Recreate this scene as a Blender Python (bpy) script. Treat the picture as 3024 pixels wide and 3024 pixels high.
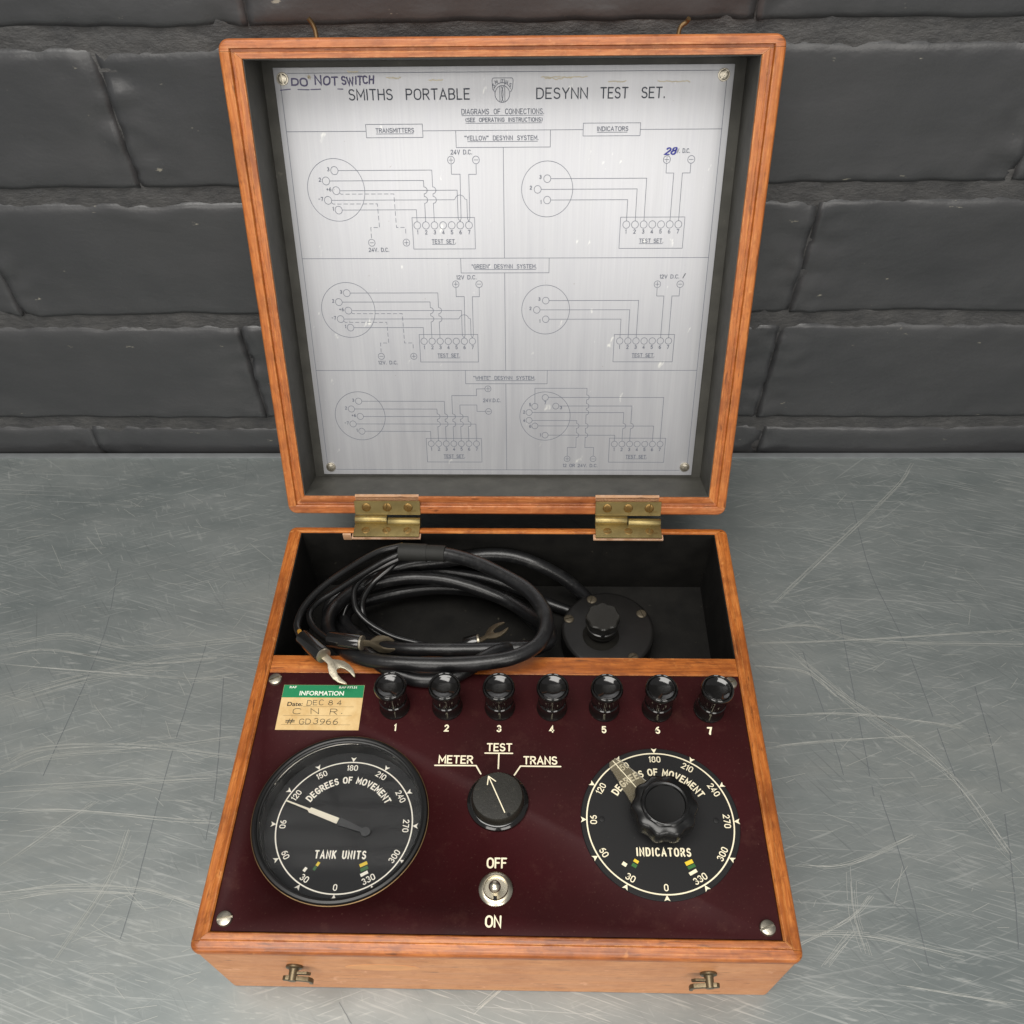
import bpy, bmesh, math, random
from mathutils import Vector, Matrix, noise
random.seed(7)
for o in list(bpy.data.objects): bpy.data.objects.remove(o)
S = bpy.context.scene
C = bpy.context.collection
rad = math.radians

# ------------------------------------------------------------------ camera
cd = bpy.data.cameras.new('camera'); cam = bpy.data.objects.new('camera', cd); C.objects.link(cam)
cd.sensor_width = 36; cd.lens = 2508.08/3024*36; cd.shift_y = 199.96/3024; cd.clip_start = .01; cd.clip_end = 50
pitch, yaw, roll = -.90663, -.03907, -.02476
cp, sp, cy_, sy_, cr, sr = math.cos(pitch), math.sin(pitch), math.cos(yaw), math.sin(yaw), math.cos(roll), math.sin(roll)
fwd = Vector((sy_*cp, cy_*cp, sp)); rt = Vector((cy_, -sy_, 0)); up = rt.cross(fwd)
r2 = rt*cr + up*sr; u2 = up*cr - rt*sr
M = Matrix((r2, u2, -fwd)).transposed().to_4x4(); M.translation = Vector((.01773, -.10945, .50958))
cam.matrix_world = M
S.camera = cam

# ------------------------------------------------------------------ world and lamps (a workshop interior by a window)
w = bpy.data.worlds.new("World"); S.world = w; w.use_nodes = True
bg = w.node_tree.nodes['Background']; bg.inputs[0].default_value = (.97, .98, 1, 1); bg.inputs[1].default_value = .22
def area(name, loc, target, sx, sy, power, col):
    l = bpy.data.lights.new(name, 'AREA'); l.shape = 'RECTANGLE'; l.size = sx; l.size_y = sy; l.energy = power; l.color = col
    o = bpy.data.objects.new(name, l); C.objects.link(o); o.location = loc
    o.rotation_euler = (Vector(target)-Vector(loc)).to_track_quat('-Z', 'Y').to_euler(); return o
area('ceiling_light', (-.25, -.42, 2.2), (0, .10, 0), 1.7, 1.1, 42, (1, .97, .92))
area('window_light', (-.75, -2.0, 1.35), (0, .2, .1), 1.0, 1.3, 18, (1, .96, .90))
area('window_light', (.85, -2.0, 1.35), (0, .2, .1), 1.0, 1.3, 18, (1, .96, .90))
S.view_settings.view_transform = 'Standard'; S.view_settings.look = 'None'; S.view_settings.gamma = 1
S.view_settings.exposure = .12

# ------------------------------------------------------------------ materials
def srgb(r, g, b):
    f = lambda c: (c/255/12.92) if c/255 <= .04045 else ((c/255+.055)/1.055)**2.4
    return (f(r), f(g), f(b), 1)
class Mat:
    def __init__(s, name):
        s.m = bpy.data.materials.new(name); s.m.use_nodes = True; s.nt = s.m.node_tree
        s.p = s.nt.nodes['Principled BSDF']; s.tc = s.n('ShaderNodeTexCoord')
    def n(s, t, **k):
        x = s.nt.nodes.new(t)
        for a, b in k.items(): setattr(x, a, b)
        return x
    def l(s, a, b): s.nt.links.new(a, b)
    def mapping(s, scale=(1, 1, 1), rot=(0, 0, 0), loc=(0, 0, 0), src=None):
        if any(rot):                    # turn first, stretch afterwards
            m0 = s.n('ShaderNodeMapping'); m0.inputs['Rotation'].default_value = rot; s.l(src or s.tc.outputs['Object'], m0.inputs[0]); src = m0.outputs[0]; rot = (0, 0, 0)
        mp = s.n('ShaderNodeMapping'); mp.inputs['Scale'].default_value = scale; mp.inputs['Rotation'].default_value = rot; mp.inputs['Location'].default_value = loc
        s.l(src or s.tc.outputs['Object'], mp.inputs[0]); return mp.outputs[0]
    def noise(s, scale, detail=4, rough=.55, vec=None, dist=0):
        x = s.n('ShaderNodeTexNoise'); x.inputs['Scale'].default_value = scale; x.inputs['Detail'].default_value = detail
        x.inputs['Roughness'].default_value = rough; x.inputs['Distortion'].default_value = dist
        s.l(vec or s.tc.outputs['Object'], x.inputs['Vector']); return x.outputs['Fac']
    def ramp(s, fac, stops, interp='LINEAR'):
        r = s.n('ShaderNodeValToRGB'); e = r.color_ramp.elements; r.color_ramp.interpolation = interp
        while len(e) > 1: e.remove(e[-1])
        for i, (p, c) in enumerate(stops):
            if not isinstance(c, tuple): c = (c, c, c, 1)
            if i == 0: e[0].position = p; e[0].color = c
            else:
                q = e.new(p); q.color = c
        s.l(fac, r.inputs[0]); return r.outputs[0]
    def mix(s, fac, a, b, mode='MIX'):
        x = s.n('ShaderNodeMix', data_type='RGBA', blend_type=mode)
        for v, i in ((fac, 0), (a, 6), (b, 7)):
            if isinstance(v, (float, int, tuple)): x.inputs[i].default_value = v
            else: s.l(v, x.inputs[i])
        return x.outputs[2]
    def math(s, op, a, b=0):
        x = s.n('ShaderNodeMath', operation=op)
        for v, i in ((a, 0), (b, 1)):
            if isinstance(v, (float, int)): x.inputs[i].default_value = v
            else: s.l(v, x.inputs[i])
        return x.outputs[0]
    def set(s, **k):
        for a, v in k.items():
            i = s.p.inputs[{'base': 'Base Color', 'rough': 'Roughness', 'metal': 'Metallic', 'spec': 'Specular IOR Level', 'coat': 'Coat Weight', 'coatr': 'Coat Roughness', 'aniso': 'Anisotropic'}[a]]
            if isinstance(v, (float, int, tuple)): i.default_value = v
            else: s.l(v, i)
        return s
    def bump(s, h, strength=.3, dist=.001):
        b = s.n('ShaderNodeBump'); b.inputs['Strength'].default_value = strength; b.inputs['Distance'].default_value = dist
        s.l(h, b.inputs['Height']); s.l(b.outputs[0], s.p.inputs['Normal']); return s

def wood(name, axis, dark, mid, light, rough=.38, coat=.25):
    m = Mat(name); sc = [1000, 1000, 1000]; sc[axis] = 60; sc2 = [110, 110, 110]; sc2[axis] = 7
    g1 = m.noise(1, 5, .6, m.mapping(tuple(sc)), .2); g2 = m.noise(1, 4, .5, m.mapping(tuple(sc2)), .6)
    f = m.math('ADD', m.math('MULTIPLY', g1, .6), m.math('MULTIPLY', g2, .4))
    col = m.ramp(f, [(.30, dark), (.5, mid), (.70, light)])
    blot = m.noise(34, 5, .65); col = m.mix(m.ramp(blot, [(.46, 0.0), (.66, .7)]), col, dark)
    fl = [300, 300, 300]; fl[axis] = 110; fine = m.noise(1, 4, .7, m.mapping(tuple(fl), rot=(.3, .2, .5))); col = m.mix(m.ramp(fine, [(.52, 0.0), (.64, .38)]), col, dark)
    sc3 = [420, 420, 420]; sc3[axis] = 70
    nick = m.noise(1, 2, .5, m.mapping(tuple(sc3), loc=(3, 1, 2))); col = m.mix(m.ramp(nick, [(.64, 0.0), (.72, .6)]), col, (dark[0]*.35, dark[1]*.35, dark[2]*.35, 1))
    pale = m.noise(90, 3, .6, m.mapping(loc=(9, 4, 1))); col = m.mix(m.ramp(pale, [(.66, 0.0), (.74, .4)]), col, (min(light[0]*1.3, 1), light[1]*1.5, light[2]*1.9, 1))
    bv = m.n('ShaderNodeBevel'); bv.samples = 4; bv.inputs['Radius'].default_value = .0011
    ge = m.n('ShaderNodeNewGeometry'); dt = m.n('ShaderNodeVectorMath', operation='DOT_PRODUCT'); m.l(bv.outputs[0], dt.inputs[0]); m.l(ge.outputs['Normal'], dt.inputs[1])
    edge = m.ramp(m.math('SUBTRACT', 1.0, dt.outputs['Value']), [(.02, 0.0), (.12, 1.0)])
    wearn = m.ramp(m.noise(150, 4, .7, m.mapping(loc=(4, 4, 8))), [(.44, 0.0), (.60, .75)])
    col = m.mix(m.math('MULTIPLY', edge, wearn), col, (min(light[0]*1.25, 1), light[1]*1.45, light[2]*1.9, 1))
    m.set(base=col, rough=m.ramp(g2, [(.3, rough-.07), (.7, rough+.15)]), coat=coat, coatr=.3)
    m.bump(f, .35, .0006); return m.m
D_, M_, L_ = srgb(122, 62, 22), srgb(178, 100, 40), srgb(212, 138, 68)
wood_x = wood('varnished_wood_along', 0, D_, M_, L_); wood_y = wood('varnished_wood_across', 1, D_, M_, L_)
lidw_x = wood('lid_wood_along', 0, srgb(136, 74, 38), srgb(182, 107, 58), srgb(208, 142, 88), .45, .12)
lidw_z = wood('lid_wood_upright', 2, srgb(136, 72, 30), srgb(184, 105, 45), srgb(212, 140, 74), .45, .12)
wood_face = wood('worn_lit_front_wood', 0, srgb(192, 126, 80), srgb(214, 150, 102), srgb(226, 168, 122), .5, .05)  # bare worn wood, paler still with the front light put into the colour
bare_wood = wood('bare_wood', 0, srgb(160, 116, 84), srgb(186, 144, 108), srgb(206, 168, 134), .7, 0)

def simple(name, col, rough=.5, metal=0, spec=.5, coat=0, bump=None, speck=None, coatr=.1, var=.0):
    m = Mat(name)
    c = col
    if var: c = m.ramp(m.noise(60, 4), [(.3, tuple(x*(1-var) for x in col[:3])+(1,)), (.7, tuple(min(1, x*(1+var)) for x in col[:3])+(1,))])
    if speck:
        sc, lo, hi, scol, am = speck
        c = m.mix(m.ramp(m.noise(sc, 3, .7), [(lo, 0.0), (hi, am)]), c, scol)
    m.set(base=c, rough=rough, metal=metal, spec=spec, coat=coat, coatr=coatr)
    if bump: m.bump(m.noise(bump[0], 4), bump[1], bump[2])
    return m.m
black_paint = simple('black_lining', srgb(20, 19, 17), .7, spec=.25, var=.45, speck=(140, .68, .8, srgb(110, 105, 90), .5), bump=(300, .3, .0004))
lid_lining = simple('charcoal_lining', srgb(70, 69, 64), .58, spec=.4, var=.25, speck=(120, .66, .8, srgb(120, 116, 104), .4), bump=(300, .3, .0004))
bakelite = simple('black_bakelite', srgb(18, 17, 16), .12, spec=.6, coat=.3, coatr=.05, var=.2, speck=(260, .68, .8, srgb(80, 74, 60), .15))
bakelite_worn = simple('worn_bakelite', srgb(34, 33, 28), .42, spec=.5, var=.3, speck=(420, .6, .8, srgb(100, 96, 80), .35), bump=(700, .25, .0003))
bezel_m = simple('bezel_black', srgb(18, 18, 18), .38, spec=.45)
knob_black = simple('knob_black', srgb(20, 20, 20), .28, spec=.5, var=.2, speck=(500, .66, .8, srgb(90, 88, 80), .25))
dial_black = simple('dial_black', srgb(19, 19, 20), .55, spec=.4, speck=(600, .7, .82, srgb(120, 118, 110), .35))
meter_black = simple('meter_dial_black', srgb(18, 19, 21), .6, spec=.3)
cream = simple('cream_paint', srgb(250, 238, 206), .5, var=.08)
ivory = simple('white_paint', srgb(252, 246, 232), .45)
mark_yellow = simple('yellow_paint', srgb(232, 200, 50), .5); mark_green = simple('green_paint', srgb(52, 104, 50), .5)
brass = simple('brass', srgb(150, 134, 90), .46, metal=.9, var=.22, bump=(400, .2, .0003), speck=(90, .6, .75, srgb(120, 92, 50), .6))
brass_screw = simple('brass_screw', srgb(140, 112, 66), .4, metal=.85, var=.2)
brass_dark = simple('dull_brass', srgb(110, 88, 60), .45, metal=.8, var=.3, bump=(400, .3, .0004))
steel = simple('screw_steel', srgb(172, 166, 152), .36, metal=.95, var=.15, bump=(500, .3, .0004))
nickel = simple('nickel', srgb(212, 204, 184), .30, metal=1, var=.08)
tin = simple('tinned_metal', srgb(176, 168, 150), .38, metal=.85, var=.25, bump=(500, .3, .0003), speck=(200, .62, .75, srgb(90, 78, 60), .5))
dull_tin = simple('dull_tinned_metal', srgb(118, 108, 90), .42, metal=.85, var=.25)
dull_metal = simple('antique_metal', srgb(118, 105, 82), .42, metal=.8, var=.3, bump=(400, .3, .0004))
rubber = simple('black_rubber', srgb(24, 24, 25), .33, spec=.5, var=.3, bump=(160, .35, .0008), speck=(70, .56, .8, srgb(74, 74, 72), .5))
rubber_thin = simple('wire_insulation', srgb(20, 20, 20), .28, spec=.5, bump=(180, .2, .0005))
sleeve_m = simple('matt_sleeve', srgb(38, 38, 36), .6, spec=.3, bump=(240, .35, .0006))
dark_gap = simple('dark_recess', srgb(12, 11, 10), .8)
ink = simple('etched_ink', srgb(104, 109, 121), .6); ink_title = simple('title_ink', srgb(40, 48, 64), .5)
pen_blue = simple('blue_marker', srgb(84, 80, 112), .6); pen_bold = simple('bright_blue_marker', srgb(44, 50, 140), .5)
pencil = simple('biro_ink', srgb(60, 58, 46), .6); print_black = simple('print_black', srgb(30, 26, 24), .6); white_print = simple('white_print', srgb(236, 240, 226), .5)
green_print = simple('green_print', srgb(22, 128, 82), .5)
copper = simple('copper_strand', srgb(226, 170, 70), .4, metal=.6); blue_ins = simple('blue_insulation', srgb(60, 100, 170), .5)
clay = simple('fluted_cap_grey', srgb(36, 35, 32), .3, spec=.5, var=.25)

m = Mat('maroon_panel')
c = m.ramp(m.noise(14, 3), [(.35, srgb(45, 14, 15)), (.65, srgb(55, 17, 20))])
c = m.mix(m.ramp(m.noise(650, 3, .75), [(.62, 0.0), (.78, .42)]), c, srgb(122, 92, 80))
c = m.mix(m.ramp(m.noise(55, 5, .7, m.mapping(loc=(1, 2, 3))), [(.56, 0.0), (.74, .16)]), c, srgb(104, 70, 60))
m.set(base=c, rough=m.ramp(m.noise(40, 4), [(.3, .50), (.7, .64)]), spec=.14); m.bump(m.noise(500, 3), .12, .0003); panel_m = m.m

m = Mat('paper_label')
c = m.ramp(m.noise(90, 5, .6), [(.35, srgb(206, 170, 112)), (.65, srgb(226, 196, 142))]); m.set(base=c, rough=.7); paper = m.m

m = Mat('brushed_aluminium')
st = m.noise(1, 4, .65, m.mapping((900, 14, 1))); st2 = m.noise(1, 3, .6, m.mapping((160, 10, 1), loc=(4, 0, 0)))
c = m.ramp(m.math('ADD', m.math('MULTIPLY', st, .5), m.math('MULTIPLY', st2, .5)), [(.30, srgb(183, 184, 189)), (.70, srgb(197, 198, 201))])
c = m.mix(m.ramp(m.noise(1, 3, .6, m.mapping((130, 60, 1), rot=(0, 0, .3), loc=(2, 7, 0))), [(.68, 0.0), (.76, .75)]), c, srgb(246, 246, 240))
c = m.mix(m.ramp(m.noise(1, 3, .6, m.mapping((260, 200, 1), loc=(5, 5, 0))), [(.72, 0.0), (.78, .6)]), c, srgb(120, 104, 86))
m.set(base=c, rough=m.ramp(st2, [(.3, .40), (.7, .47)]), metal=.46, spec=.4)
m.bump(m.math('ADD', m.math('MULTIPLY', st, .35), m.noise(8, 2)), .16, .0003); alu = m.m

# stain on the plate
stain = simple('rust_stain', srgb(208, 198, 172), .6, var=.15)

m = Mat('scratched_zinc')
big = m.noise(3.2, 5, .6); streak = m.noise(1, 5, .7, m.mapping((9, 26, 1), rot=(0, 0, .04)))
c = m.ramp(m.math('ADD', m.math('MULTIPLY', big, .55), m.math('MULTIPLY', streak, .45)), [(.34, srgb(122, 130, 130)), (.52, srgb(143, 149, 148)), (.70, srgb(164, 167, 163))])
def scr(rot, sl, sw, lo, hi, am, col, loc, msk=4):
    global c
    v = m.mapping((sl, sw, 1), rot=(0, 0, rot), loc=loc)
    f = m.ramp(m.noise(1, 3, .6, v, .15), [(lo, 0.0), (hi, am)])
    k = m.ramp(m.noise(msk, 3, .6, m.mapping(loc=(loc[1], loc[0], 0))), [(.42, 0.0), (.62, 1.0)])
    c = m.mix(m.math('MULTIPLY', f, k), c, col)
pale = srgb(194, 197, 194); dk = srgb(104, 109, 112)
scr(.05, 3, 520, .63, .70, .75, pale, (1, 3, 0)); scr(-.16, 4, 430, .64, .72, .6, pale, (5, 1, 0)); scr(.62, 5, 520, .66, .72, .5, pale, (2, 8, 0), 7)
scr(-.7, 5, 480, .66, .73, .5, pale, (7, 3, 0), 7); scr(1.45, 4, 420, .67, .74, .6, dk, (3, 3, 0)); scr(1.25, 5, 380, .68, .75, .5, dk, (8, 6, 0), 5)
scr(.1, 60, 300, .58, .72, .6, pale, (9, 9, 0), 9); scr(1.1, 70, 300, .60, .74, .5, pale, (4, 2, 0), 11); scr(.3, 26, 700, .56, .66, .55, pale, (6, 1, 0), 6); scr(-.35, 30, 650, .58, .68, .5, pale, (1, 6, 0), 8); scr(.9, 24, 600, .60, .70, .45, dk, (2, 2, 0), 7)
c = m.mix(m.ramp(m.noise(16, 5, .7, m.mapping((1, 1.6, 1))), [(.5, 0.0), (.72, .28)]), c, srgb(172, 175, 174))
c = m.mix(m.ramp(m.noise(260, 3, .7), [(.70, 0.0), (.80, .5)]), c, srgb(190, 188, 180))
m.set(base=c, rough=m.ramp(m.noise(1, 4, .6, m.mapping((8, 40, 1))), [(.3, .38), (.7, .52)]), metal=.52, spec=.4)
m.bump(m.math('ADD', streak, m.noise(120, 4)), .12, .0005); zinc = m.m
scratch_m = simple('bright_scratch', srgb(184, 186, 181), .5, metal=.4); dark_scratch_m = simple('dark_scratch', srgb(112, 117, 120), .55, metal=.38)

m = Mat('dark_wall_paint')
c = m.ramp(m.noise(7, 4), [(.3, srgb(57, 58, 60)), (.7, srgb(68, 68, 69))])
c = m.mix(m.ramp(m.noise(75, 4, .7, m.mapping((.6, 1, 1.6))), [(.685, 0.0), (.72, .8)]), c, srgb(150, 146, 132))
m.set(base=c, rough=m.ramp(m.noise(22, 4), [(.3, .30), (.7, .48)]), spec=.6)
m.bump(m.math('ADD', m.math('MULTIPLY', m.noise(20, 5, .5, m.mapping((.7, 1, 1.3))), 1.6), m.math('MULTIPLY', m.noise(420, 3), .10)), .38, .0030); wallp = m.m

m = Mat('painted_mortar_lit')  # paler than the bricks: light caught along the joints put into the colour
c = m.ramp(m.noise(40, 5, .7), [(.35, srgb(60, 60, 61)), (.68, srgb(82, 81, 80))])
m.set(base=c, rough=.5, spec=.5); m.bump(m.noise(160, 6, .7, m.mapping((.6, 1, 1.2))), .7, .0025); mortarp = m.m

def clear(name, tint, amount, gloss_rough):
    mm = bpy.data.materials.new(name); mm.use_nodes = True; nt = mm.node_tree; nt.nodes.remove(nt.nodes['Principled BSDF'])
    out = nt.nodes['Material Output']; tr = nt.nodes.new('ShaderNodeBsdfTransparent'); di = nt.nodes.new('ShaderNodeBsdfDiffuse'); di.inputs[0].default_value = tint
    gl = nt.nodes.new('ShaderNodeBsdfGlossy'); gl.inputs['Roughness'].default_value = gloss_rough
    a = nt.nodes.new('ShaderNodeMixShader'); a.inputs[0].default_value = amount; b = nt.nodes.new('ShaderNodeMixShader')
    fr = nt.nodes.new('ShaderNodeFresnel'); fr.inputs[0].default_value = 1.5
    nt.links.new(tr.outputs[0], a.inputs[1]); nt.links.new(di.outputs[0], a.inputs[2])
    nt.links.new(fr.outputs[0], b.inputs[0]); nt.links.new(a.outputs[0], b.inputs[1]); nt.links.new(gl.outputs[0], b.inputs[2]); nt.links.new(b.outputs[0], out.inputs[0]); return mm
glass = clear('meter_glass', srgb(150, 155, 160), .006, .06)
celluloid = clear('amber_celluloid', srgb(190, 176, 140), .16, .2)

# ------------------------------------------------------------------ helpers
def mk(name, verts, faces, mat, parent=None, smooth=False, loc=None, mats=None):
    me = bpy.data.meshes.new(name); me.from_pydata([tuple(v) for v in verts], [], faces); me.validate(); me.update()
    bm = bmesh.new(); bm.from_mesh(me); bmesh.ops.recalc_face_normals(bm, faces=bm.faces); bm.to_mesh(me); bm.free()
    return link(name, me, mat, parent, smooth, loc)
def link(name, me, mat, parent=None, smooth=False, loc=None):
    me.materials.clear()
    me.materials.append(mat)
    if smooth:
        for p in me.polygons: p.use_smooth = True
        try: me.set_sharp_from_angle(angle=rad(38))
        except Exception: pass
    o = bpy.data.objects.new(name, me); C.objects.link(o)
    if parent: o.parent = parent
    if loc: o.location = loc
    return o
def frombm(name, bm, mat, parent=None, smooth=False, loc=None):
    me = bpy.data.meshes.new(name); bmesh.ops.recalc_face_normals(bm, faces=bm.faces); bm.to_mesh(me); bm.free()
    return link(name, me, mat, parent, smooth, loc)
def box(name, x0, x1, y0, y1, z0, z1, mat, parent=None, bev=.0004, seg=2):
    """box whose object origin is its own centre of base"""
    cx, cy = (x0+x1)/2, (y0+y1)/2
    bm = bmesh.new(); r = bmesh.ops.create_cube(bm, size=1)
    for v in r['verts']: v.co = Vector((v.co.x*(x1-x0), v.co.y*(y1-y0), (v.co.z+.5)*(z1-z0)))
    if bev: bmesh.ops.bevel(bm, geom=bm.edges[:], offset=bev, segments=seg, affect='EDGES', profile=.6)
    return frombm(name, bm, mat, parent, True, (cx, cy, z0))
def lathe(name, prof, mat, parent=None, n=48, loc=None, fn=None, capb=True, smooth=True):
    vs, fs = [], []
    for i, (r, z) in enumerate(prof):
        for k in range(n):
            t = 2*math.pi*k/n; rr = r*(fn(t, i) if fn else 1); vs.append((rr*math.cos(t), rr*math.sin(t), z))
    for i in range(len(prof)-1):
        for k in range(n):
            a, b = i*n+k, i*n+(k+1) % n; fs.append((a, b, b+n, a+n))
    if prof[-1][0] > 1e-6: fs.append(tuple(range((len(prof)-1)*n, len(prof)*n)))
    if capb and prof[0][0] > 1e-6: fs.append(tuple(reversed(range(n))))
    me = bpy.data.meshes.new(name); me.from_pydata(vs, [], fs); me.update()
    bm = bmesh.new(); bm.from_mesh(me); bmesh.ops.remove_doubles(bm, verts=bm.verts, dist=1e-7); bmesh.ops.recalc_face_normals(bm, faces=bm.faces); bm.to_mesh(me); bm.free()
    return link(name, me, mat, parent, smooth, loc)
def catmull(P, per=8):
    P = [Vector(p) for p in P]; Q = [P[0]*2-P[1]]+P+[P[-1]*2-P[-2]]; out = []
    for i in range(1, len(Q)-2):
        a, b, c_, d = Q[i-1:i+3]
        for k in range(per):
            t = k/per; out.append(.5*((2*b)+(c_-a)*t+(2*a-5*b+4*c_-d)*t*t+(3*b-a-3*c_+d)*t**3))
    out.append(P[-1]); return out
def tube(name, pts, r, mat, parent=None, n=14, per=8, spline=True):
    P = catmull(pts, per) if spline else [Vector(p) for p in pts]
    vs, fs = [], []; T = (P[1]-P[0]).normalized(); N = T.orthogonal().normalized()
    for i, p in enumerate(P):
        t = (P[min(i+1, len(P)-1)]-P[max(i-1, 0)]).normalized(); N = (N-t*N.dot(t)).normalized(); B = t.cross(N)
        rr = r(i/(len(P)-1)) if callable(r) else r
        for k in range(n):
            a = 2*math.pi*k/n; vs.append(p+N*rr*math.cos(a)+B*rr*math.sin(a))
    for i in range(len(P)-1):
        for k in range(n):
            a, b = i*n+k, i*n+(k+1) % n; fs.append((a, b, b+n, a+n))
    fs += [tuple(reversed(range(n))), tuple(range((len(P)-1)*n, len(P)*n))]
    return mk(name, vs, fs, mat, parent, True)
def prism(name, poly, z0, z1, mat, parent=None, bev=0, loc=None):
    bm = bmesh.new(); vs = [bm.verts.new((x, y, z0)) for x, y in poly]; f = bm.faces.new(vs)
    r = bmesh.ops.extrude_face_region(bm, geom=[f]); bmesh.ops.translate(bm, verts=[v for v in r['geom'] if isinstance(v, bmesh.types.BMVert)], vec=(0, 0, z1-z0))
    if bev: bmesh.ops.bevel(bm, geom=[e for e in bm.edges if all(abs(v.co.z-z1) < 1e-7 for v in e.verts)], offset=bev, segments=2, affect='EDGES', profile=.6)
    return frombm(name, bm, mat, parent, True, loc)
def orient(o, zdir, xdir=(1, 0, 0), loc=None):
    z = Vector(zdir).normalized(); x = Vector(xdir); x = (x-z*x.dot(z)).normalized(); y = z.cross(x)
    m4 = Matrix((x, y, z)).transposed().to_4x4(); m4.translation = Vector(loc) if loc is not None else o.location
    o.matrix_local = m4; return o
def empty(name, loc=(0, 0, 0), parent=None):
    o = bpy.data.objects.new(name, None); C.objects.link(o); o.location = loc; o.empty_display_size = .02
    if parent: o.parent = parent
    return o
def tag(o, label=None, cat=None, group=None, kind=None):
    if label: o['label'] = label
    if cat: o['category'] = cat
    if group: o['group'] = group
    if kind: o['kind'] = kind
    return o
def copy_tree(o, parent=None):
    c_ = o.copy(); C.objects.link(c_)
    if parent: c_.parent = parent
    for ch in [x for x in bpy.data.objects if x.parent == o and x != c_]: copy_tree(ch, c_)
    return c_

# slotted screw head: two halves of a dome with a slot between them
def screw(parent, loc, r, mat, ang=0., h=.0011, sw=.00055, zdir=(0, 0, 1), name='screw', dome=True):
    bm = bmesh.new(); n = 14
    for s in (1, -1):
        a0 = math.asin(sw/r)
        ring = [(r*math.cos(t), r*math.sin(t)) for t in [a0+(math.pi-2*a0)*k/n for k in range(n+1)]]
        lay = [(1, -.0004), (1, h*.35), (.9, h*.72), (.6, h*.95)] if dome else [(1, -.0004), (1, h*.3), (.94, h*.38), (.5, h*.4)]
        rows = []
        for f, z in lay:
            rows.append([bm.verts.new((x*f if f == 1 else x*f, max(y*f, sw), z)) if s > 0 else bm.verts.new((x*f, -max(y*f, sw), z)) for x, y in ring])
        for i in range(len(rows)-1):
            for k in range(n): 
                try: bm.faces.new((rows[i][k], rows[i][k+1], rows[i+1][k+1], rows[i+1][k]))
                except ValueError: pass
        bm.faces.new(rows[-1])
        bm.faces.new([rw[0] for rw in rows]+[rw[-1] for rw in reversed(rows)])
    b = bmesh.ops.create_circle(bm, cap_ends=True, segments=24, radius=r*.97)
    for v in b['verts']: v.co.z = h*.08
    o = frombm(name, bm, mat, parent, True)
    return orient(o, zdir, (math.cos(ang), math.sin(ang), 0) if abs(zdir[2]) > .7 else (math.cos(ang), 0, math.sin(ang)), loc)

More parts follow.
